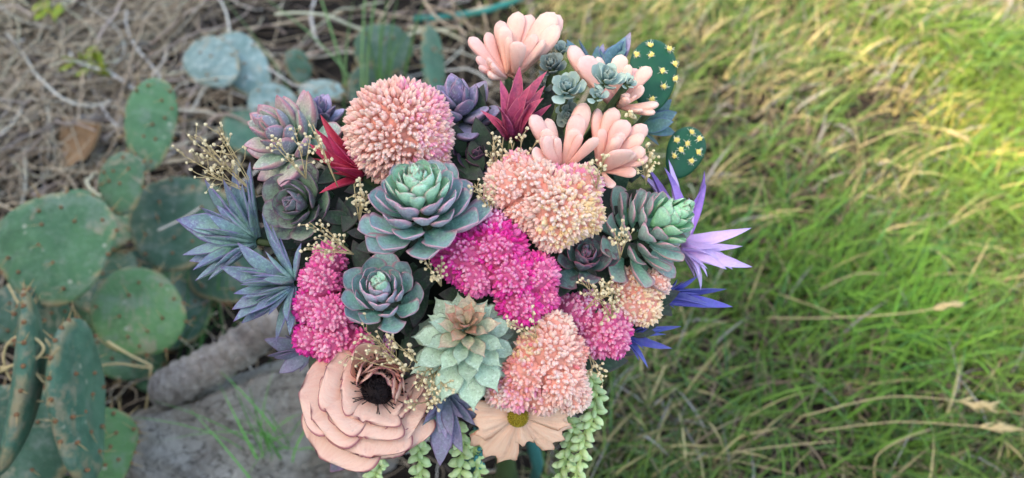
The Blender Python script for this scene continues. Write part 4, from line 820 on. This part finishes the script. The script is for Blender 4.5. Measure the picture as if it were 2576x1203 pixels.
paddle('smaller dark green cactus paddle with yellow tufts above the violet leaves', 1722, 385, 98, 150, 28, .69, (.15,.25,.95),
       [(1740, 333), (1758, 350), (1698, 358), (1724, 367), (1752, 388), (1688, 403), (1730, 414), (1706, 385)])

# ---- dried poppy and cosmos
def petal(W, H, bendL, bendW, ruffle=.04, ridges=0, notch=0, T=.0006, nu=13, nv=10, seed=0, wp=None):
    rr = random.Random(seed); ph = [rr.uniform(0, 6.28) for _ in range(5)]; wp = wp or [(0, .18), (.25, .55), (.55, .92), (.75, 1), (.9, .9), (1, .62)]
    top, U = [], []
    for j in range(nv+1):
        v = j/nv; wv = (np.interp(v, *zip(*wp)) if wp != 'round' else (.34+.66*math.sin(math.pi/2*v/.66) if v < .66 else max(.04, math.sqrt(max(0, 1-((v-.66)/.345)**2)))))*W/2; th = bendL*v
        for i in range(nu+1):
            u = 2*i/nu-1; vv = v*(1-notch*abs(math.sin(u*math.pi*1.5+ph[3]))*max(0, v-.7)*1.2) + .05*v*(1-u*u)
            y = H*math.sin(bendL*vv)/bendL if abs(bendL) > .01 else H*vv; z = H*(1-math.cos(bendL*vv))/bendL if abs(bendL) > .01 else 0
            a = bendW*u; x = wv*math.sin(a)/bendW if abs(bendW) > .01 else wv*u; z2 = wv*(1-math.cos(a))/abs(bendW)*(1 if bendW > 0 else -1) if abs(bendW) > .01 else 0
            rz = ruffle*W*(math.sin(u*5+ph[0]+v*2)*v**2 + .6*math.sin(u*11+ph[1])*v**4 + .4*math.sin(v*8+ph[2]+u*3)*abs(u)) + ridges*math.cos(u*math.pi*5.5)*.035*W*math.sin(v*3)
            top.append(Vector((x, y-z2*math.sin(th)*1.0, z+z2*math.cos(th)+rz))); U.append(((u+1)/2, v))
    nn = nu+1; V = top+[p-Vector((0, 0, T)) for p in top]; N0 = len(top); F = []
    for j in range(nv):
        for i in range(nu):
            a = j*nn+i; f = (a, a+1, a+nn+1, a+nn); F.append(f); F.append(tuple(N0+q for q in f[::-1]))
    bd = [i for i in range(nn)]+[j*nn+nu for j in range(1, nv+1)]+[nv*nn+i for i in range(nu-1, -1, -1)]+[j*nn for j in range(nv-1, 0, -1)]
    for a, b in zip(bd, bd[1:]+bd[:1]): F.append((a, N0+a, N0+b, b))
    UL = [U[q % N0] for f in F for q in f]
    return mesh_from('petal', V, F, uvs=UL)
def petal_mat(name, c1, c2, edge, e0, vein=.3, tip=.86):
    t = NT(name); uv = t.new('ShaderNodeSeparateXYZ'); t.l.new(t.new('ShaderNodeUVMap').outputs[0], uv.inputs[0]); u, v = uv.outputs[0], uv.outputs[1]; p = t.geo(); n = t.noise(70, 4, .7, p); n2 = t.noise(260, 3, .7, p)
    cb = t.new('ShaderNodeCombineXYZ'); t.l.new(t.math('MULTIPLY', u, 26), cb.inputs[0]); t.l.new(t.math('MULTIPLY', v, 2.5), cb.inputs[1]); st = t.noise(1, 4, .6, cb.outputs[0])
    c = t.mix(t.math('MULTIPLY', t.step(st, .35, .7), .8), c1, c2); c = t.mix(t.math('MULTIPLY', t.step(st, .55, .75), vein), c, edge); c = t.mix(t.math('MULTIPLY', t.step(v, .45, .0), .45), c, edge); e = t.math('ABSOLUTE', t.math('SUBTRACT', t.math('MULTIPLY', u, 2), 1))
    k = t.math('MAXIMUM', t.math('MULTIPLY', t.step(e, e0, 1.0), t.step(v, .15, .5)), t.step(v, tip, 1.0)); k = t.math('MULTIPLY', k, t.math('ADD', .6, t.math('MULTIPLY', n, .9)), True)
    c = t.mix(k, c, edge); c = t.mix(t.math('MULTIPLY', t.step(n2, .58, .72), vein), c, edge)
    t.bump(t.math('ADD', n, n2), .3, .002); return t.fin(c, .55, .2)
M_POPPY = petal_mat('poppy_petal', (.82,.47,.37), (.86,.58,.47), (.34,.11,.13), .92, .2, .955)
M_COSMOS = petal_mat('cosmos_petal', (.86,.50,.36), (.89,.60,.46), (.78,.38,.26), .9, .08, .95)
M_DARK = simple('poppy_eye', (.012,.006,.008), .7, .4, 500, .4); M_YEL = simple('cosmos_eye', (.42,.34,.04), .7, .5, 700, .5, 0, (.24,.17,.01))
d = .605; k = M_PX(d)
t = thing('poppy', frame(P(950, 985, d+.015), D(.22, .62, .75), D(0, 1, 0)), 'large dusty peach poppy with dark eye at the bottom left', 'flower')
PF = [petal(178*k, 100*k, -.22, -.22, .02, seed=i, wp='round', nu=16, nv=16) for i in range(4)]
PB = [petal(135*k, 100*k, .9, .8, .02, seed=10+i) for i in range(3)]
for m in PF+PB: m.materials.append(M_POPPY)
for ring, (n, ln, zz) in enumerate(((5, 68, 8), (6, 102, 0), (7, 134, -8), (7, 160, -16))):
    for i in range(n):
        phi = 2*math.pi*(i+.5*(ring % 2)+.2)/n+random.uniform(-.1, .1); dg = math.degrees(phi) % 360
        f = float(np.interp(dg, [0, 60, 100, 180, 220, 265, 300, 360], [0, .55, 1, 1, .9, .2, 0, 0]))   # 1: reflexed towards the viewer, 0: standing up behind the eye
        el = (26, 14, 2, -10)[ring]*f + (1-f)*(76-6*ring) + random.uniform(-2.5, 2.5); s2 = (f*ln*float(np.interp(dg, [90, 150, 185, 215, 260], [1.05, 1.05, 1.0, .68, .45]))+(1-f)*(62+12*ring))/100*random.uniform(.92, 1.08); wv = (1.0+.12*ring) if f > .5 else .9
        M = Matrix.Rotation(phi, 4, 'Z') @ Matrix.Translation((0, (30+10*(1-f))*k, zz*k)) @ Matrix.Rotation(math.radians(el), 4, 'X') @ Matrix.Rotation(random.uniform(-.05, .05)+.10, 4, 'Y') @ Matrix.Diagonal((wv, s2, 1, 1))
        add('petal', random.choice(PF if f > .5 else PB), None, t, M)
bm = bmesh.new(); bmesh.ops.create_uvsphere(bm, u_segments=20, v_segments=12, radius=44*k)
for v in bm.verts: v.co.z *= .8
me = bpy.data.meshes.new('eye'); bm.to_mesh(me); bm.free(); add('eye', me, M_DARK, t, Matrix.Translation((0, 0, 14*k)))
stm = []
for i in range(170):
    a = random.uniform(0, 6.28); q = random.uniform(.1, 1.0); c = Vector((math.cos(a)*q*34*k, math.sin(a)*q*40*k, 16*k)); dv = Vector((math.cos(a)*q*.9+random.uniform(-.2, .2), math.sin(a)*q*.9+random.uniform(-.2, .2), 1.1-.6*q)).normalized()
    stm.append(([c, c+dv*34*k, c+dv*random.uniform(46, 58)*k], [1.2*k, 1.1*k, 1.9*k]))
add('stamens', join_tubes('stamens', stm, 4), M_DARK, t)['kind'] = 'stuff'; stem_to_gather(t)
d = .62; k = M_PX(d)
t = thing('cosmos_flower', frame(P(1303, 1046, d), D(.05, -.15, .95), D(0, 1, 0)), 'peach cosmos with yellow eye hanging under the coral pompom', 'flower')
CW = [(0, .15), (.3, .5), (.6, .86), (.85, 1), (1, .86)]
CP = [petal(140*k, 150*k, -.35, -.35, .02, 1.0, .6, seed=20+i, wp=CW) for i in range(3)]
for m in CP: m.materials.append(M_COSMOS)
for i, (ang, ln, wd, tl) in enumerate(((150, 1.05, 1.05, -8), (100, .75, .85, 12), (190, .6, .7, 2), (238, 1.0, .9, -4), (270, .85, .7, 14), (20, .7, .8, 20), (320, .7, .8, 20))):
    # angles measured clockwise from the top of the picture
    M = Matrix.Rotation(math.radians(-ang if False else ang), 4, 'Z') @ Matrix.Translation((0, 8*k, -4*k-i*.0006)) @ Matrix.Rotation(math.radians(tl), 4, 'X') @ Matrix.Diagonal((wd, ln, 1, 1)); add('petal', CP[i % 3], None, t, M)
bm = bmesh.new(); bmesh.ops.create_uvsphere(bm, u_segments=18, v_segments=10, radius=24*k)
for v in bm.verts: v.co.z *= .6
me = bpy.data.meshes.new('eye'); bm.to_mesh(me); bm.free(); add('eye', me, M_YEL, t, Matrix.Translation((0, 0, 6*k)))
fl = []
for i in range(130):
    z = 1-(i+.5)/130; s = math.sqrt(1-z*z); a = i*2.39996; n = Vector((s*math.cos(a), s*math.sin(a), z*.62)); c = n*23*k+Vector((0, 0, 6*k)); n.normalize(); fl.append(([c, c+n*3*k, c+n*5.5*k], [1.5*k, 1.8*k, .5*k]))
add('florets', join_tubes('florets', fl, 5), M_YEL, t)['kind'] = 'stuff'; stem_to_gather(t)

# ---- hanging strands of pearl succulent
PEARL = leafset('bead', 'pearl', 3, .2, 0)
def strand(label, pts2, d0, d1, n, size=26):
    w0 = [P(x, y, d0+(d1-d0)*i/(len(pts2)-1)) for i, (x, y) in enumerate(pts2)]; o0 = w0[0]; loc = [p-o0 for p in w0]
    t = thing('pearl_strand', Matrix.Translation(o0), label, 'succulent', 'hanging pearl succulent strands'); v, f = tube(loc, [.0018]*len(loc), 6); add('stem', mesh_from('stem', v, f, recalc=False), L['pearl'], t)
    for i in range(n):
        q = (i+.5)/n*(len(loc)-1); a = min(int(q), len(loc)-2); p = loc[a].lerp(loc[a+1], q-a); ang = i*2.4; s = size*M_PX(d0)*random.uniform(.8, 1.15)
        dv = D(math.cos(ang), math.sin(ang)*.5-.25, .6+.6*math.sin(ang*1.3)); M = frame(p, D(.1, .3, 1), dv); M.translation = p
        add('pearl', random.choice(PEARL), None, t, M @ Matrix.Diagonal((s*.9, s*1.08, s*.9, 1)))
strand('long pearl strand hanging at the right under the coral pompom', [(1475, 935), (1500, 985), (1495, 1040), (1470, 1095), (1460, 1150), (1445, 1215)], .655, .68, 44, 30)
strand('inner pearl strand hanging next to the cosmos', [(1430, 1050), (1440, 1090), (1425, 1140), (1410, 1210)], .67, .69, 28, 28)
strand('pearl strand hanging below the indigo leaves', [(1140, 1060), (1165, 1110), (1160, 1160), (1150, 1240)], .68, .70, 28, 30)
strand('pearl strand hanging between the poppy and the indigo leaves', [(1060, 1080), (1050, 1125), (1060, 1180), (1050, 1250)], .68, .70, 28, 30)
strand('pearl strand below the poppy edge at the bottom', [(960, 1130), (950, 1170), (930, 1230)], .70, .72, 20, 28)
strand('short pearl strand behind the cosmos petals', [(1215, 1080), (1190, 1120), (1200, 1170), (1210, 1230)], .69, .71, 22, 26)
# brown-red small leaf sprig under the poppy
fan('leaf_sprig', 'small reddish-brown leaf sprig under the poppy', 'leaf sprig', (900, 1110), [(840, 1150, 0, 2), (862, 1178, 10, 2), (900, 1185, 10, 2), (925, 1150, 20, 2), (850, 1195, 0, 2)], 'lance', 'duskpurple', d=.72, axis=(0,-.5,.8))

# ---- gold baby's breath
def gold_bud():
    bm = bmesh.new(); bmesh.ops.create_icosphere(bm, subdivisions=2, radius=1); r = random.Random(5)
    for v in bm.verts: v.co *= r.uniform(.72, 1.12); v.co.z *= 1.1
    me = bpy.data.meshes.new('bud'); bm.to_mesh(me); bm.free(); me.materials.append(M_GOLD); return me
GB = gold_bud()
def spray(label, base, tip, spread, nb, d=None, seed=0, rise=30):
    r = random.Random(seed+50); bx, by = base; d = (dome(*tip)-.03) if d is None else d; k = M_PX(d)
    Mw = frame(P(bx, by, d+rise*k), D(0, 0, 1), D(0, 1, 0)); t = thing('baby_breath_spray', Mw, label, 'flower spray', 'gold baby breath sprays')
    tx, ty = (tip[0]-bx)*k, -(tip[1]-by)*k; br = []; B = Vector((0, 0, 0)); nm = max(3, nb//7); left = nb
    for m in range(nm):
        a = r.uniform(0, 6.28); q = math.sqrt(r.random())*spread*.8*k; e = Vector((tx+math.cos(a)*q, ty+math.sin(a)*q, (rise+r.uniform(-12, 22))*k)); mid = (B+e)*.5+Vector((r.uniform(-.1, .1)*spread*k, r.uniform(-.1, .1)*spread*k, .1*spread*k))
        path = [B*(1-s)**2+mid*2*s*(1-s)+e*s*s for s in (0, .25, .5, .75, 1)]; br.append((path, [1.7*k, 1.5*k, 1.3*k, 1.1*k, .9*k]))
        dr = (e-mid).normalized()
        for j in range(max(1, round(left/(nm-m)))):
            s = r.uniform(.35, 1); p0 = B*(1-s)**2+mid*2*s*(1-s)+e*s*s
            dv = (dr*r.uniform(.4, 1.2)+Vector((r.uniform(-1, 1), r.uniform(-1, 1), r.uniform(-.4, .7)))).normalized(); ln = r.uniform(.25, .6)*spread*k*.85; p2 = p0+dv*ln; pm = (p0+p2)*.5+Vector((r.uniform(-.1, .1), r.uniform(-.1, .1), 0))*ln
            br.append(([p0, pm, p2], [1.0*k, .9*k, .7*k])); sz = r.uniform(3.2, 4.8)*k; M = Matrix.Translation(p2) @ Euler((r.uniform(0, 6), r.uniform(0, 6), r.uniform(0, 6))).to_matrix().to_4x4() @ Matrix.Diagonal((sz, sz*.9, sz*1.05, 1)); add('bud', GB, None, t, M); left -= 1
    add('stem', join_tubes('stem', br, 4), M_GOLDSTEM, t)
for i, a in enumerate([
    ('big open gold spray reaching out over the cactus at the left', (648, 492), (520, 395), 100, 46, .655), ('gold spray over the plump pink-green rosette', (770, 450), (745, 355), 55, 24, .60), ('gold spray beside the crimson spikes tips', (850, 470), (790, 315), 35, 12, .61),
    ('gold spray in the hollow below the olive and purple rosette', (890, 640), (815, 585), 70, 34, .61), ('dense gold spray against the left of the largest rosette', (905, 560), (905, 480), 48, 26, .60), ('gold spray at the foot of the burgundy spikes', (1260, 480), (1255, 385), 55, 30, .615),
    ('gold spray between largest rosette and pale peach pompom', (1235, 540), (1225, 455), 45, 24, .60), ('gold spray between the two blue-green rosettes', (1110, 720), (1080, 670), 48, 22, .59), ('wide gold spray spread over the lower pink pompom', (1030, 935), (905, 865), 95, 32, .605),
    ('gold spray above the dark eye of the poppy', (1060, 920), (985, 895), 60, 18, .59), ('dense gold spray between poppy and mint rosette', (1090, 905), (1095, 965), 58, 40, .60), ('gold spray left of the side-facing green rosette', (1560, 650), (1572, 575), 50, 18, .595),
    ('gold spray across the small peach pompom', (1540, 800), (1510, 745), 70, 34, .60), ('gold spray below the smaller cactus paddle', (1625, 465), (1650, 395), 55, 26, .63), ('gold spray above the right pearl strand', (1480, 890), (1513, 935), 38, 14, .62),
    ('gold spray under the broad oval peach fingers', (1500, 475), (1490, 425), 48, 18, .59), ('gold spray on the dusky purple rosette', (1300, 430), (1325, 375), 42, 14, .61), ('gold spray on top of the coral pompom', (1350, 850), (1310, 800), 42, 16, .585),
    ('tiny gold spray over the upper right peach fingers', (1600, 300), (1585, 270), 32, 9, .60), ('gold spray under the small dark rosette', (1470, 780), (1530, 700), 45, 18, .595), ('gold spray below the mint rosette above the indigo leaves', (1080, 1010), (1065, 1000), 50, 18, .60)]):
    spray(a[0], a[1], a[2], a[3]*1.08, int(a[4]*1.4), a[5], i)
# small turquoise beads on a ribbon below the indigo leaves
M_BEAD = simple('turquoise_bead', (.05,.30,.32), .25, .3, 300, .1)
t = thing('bead_string', Matrix.Translation(P(1212, 1128, .69)), 'short string of small turquoise beads hanging behind the cosmos', 'beads'); me = bpy.data.meshes.new('bead'); bm = bmesh.new(); bmesh.ops.create_uvsphere(bm, u_segments=12, v_segments=8, radius=5.5*M_PX(.69)); bm.to_mesh(me); bm.free(); me.polygons.foreach_set('use_smooth', [True]*len(me.polygons)); me.materials.append(M_BEAD)
bl = [P(1205+10*math.sin(i*1.3), 1130+6.5*i, .69+.002*i)-P(1212, 1128, .69) for i in range(9)]
for p in bl: add('bead', me, None, t, Matrix.Translation(p))
v, f = tube(bl, [.0006]*9, 4); add('thread', mesh_from('thread', v, f, recalc=False), M_RIBBON, t)
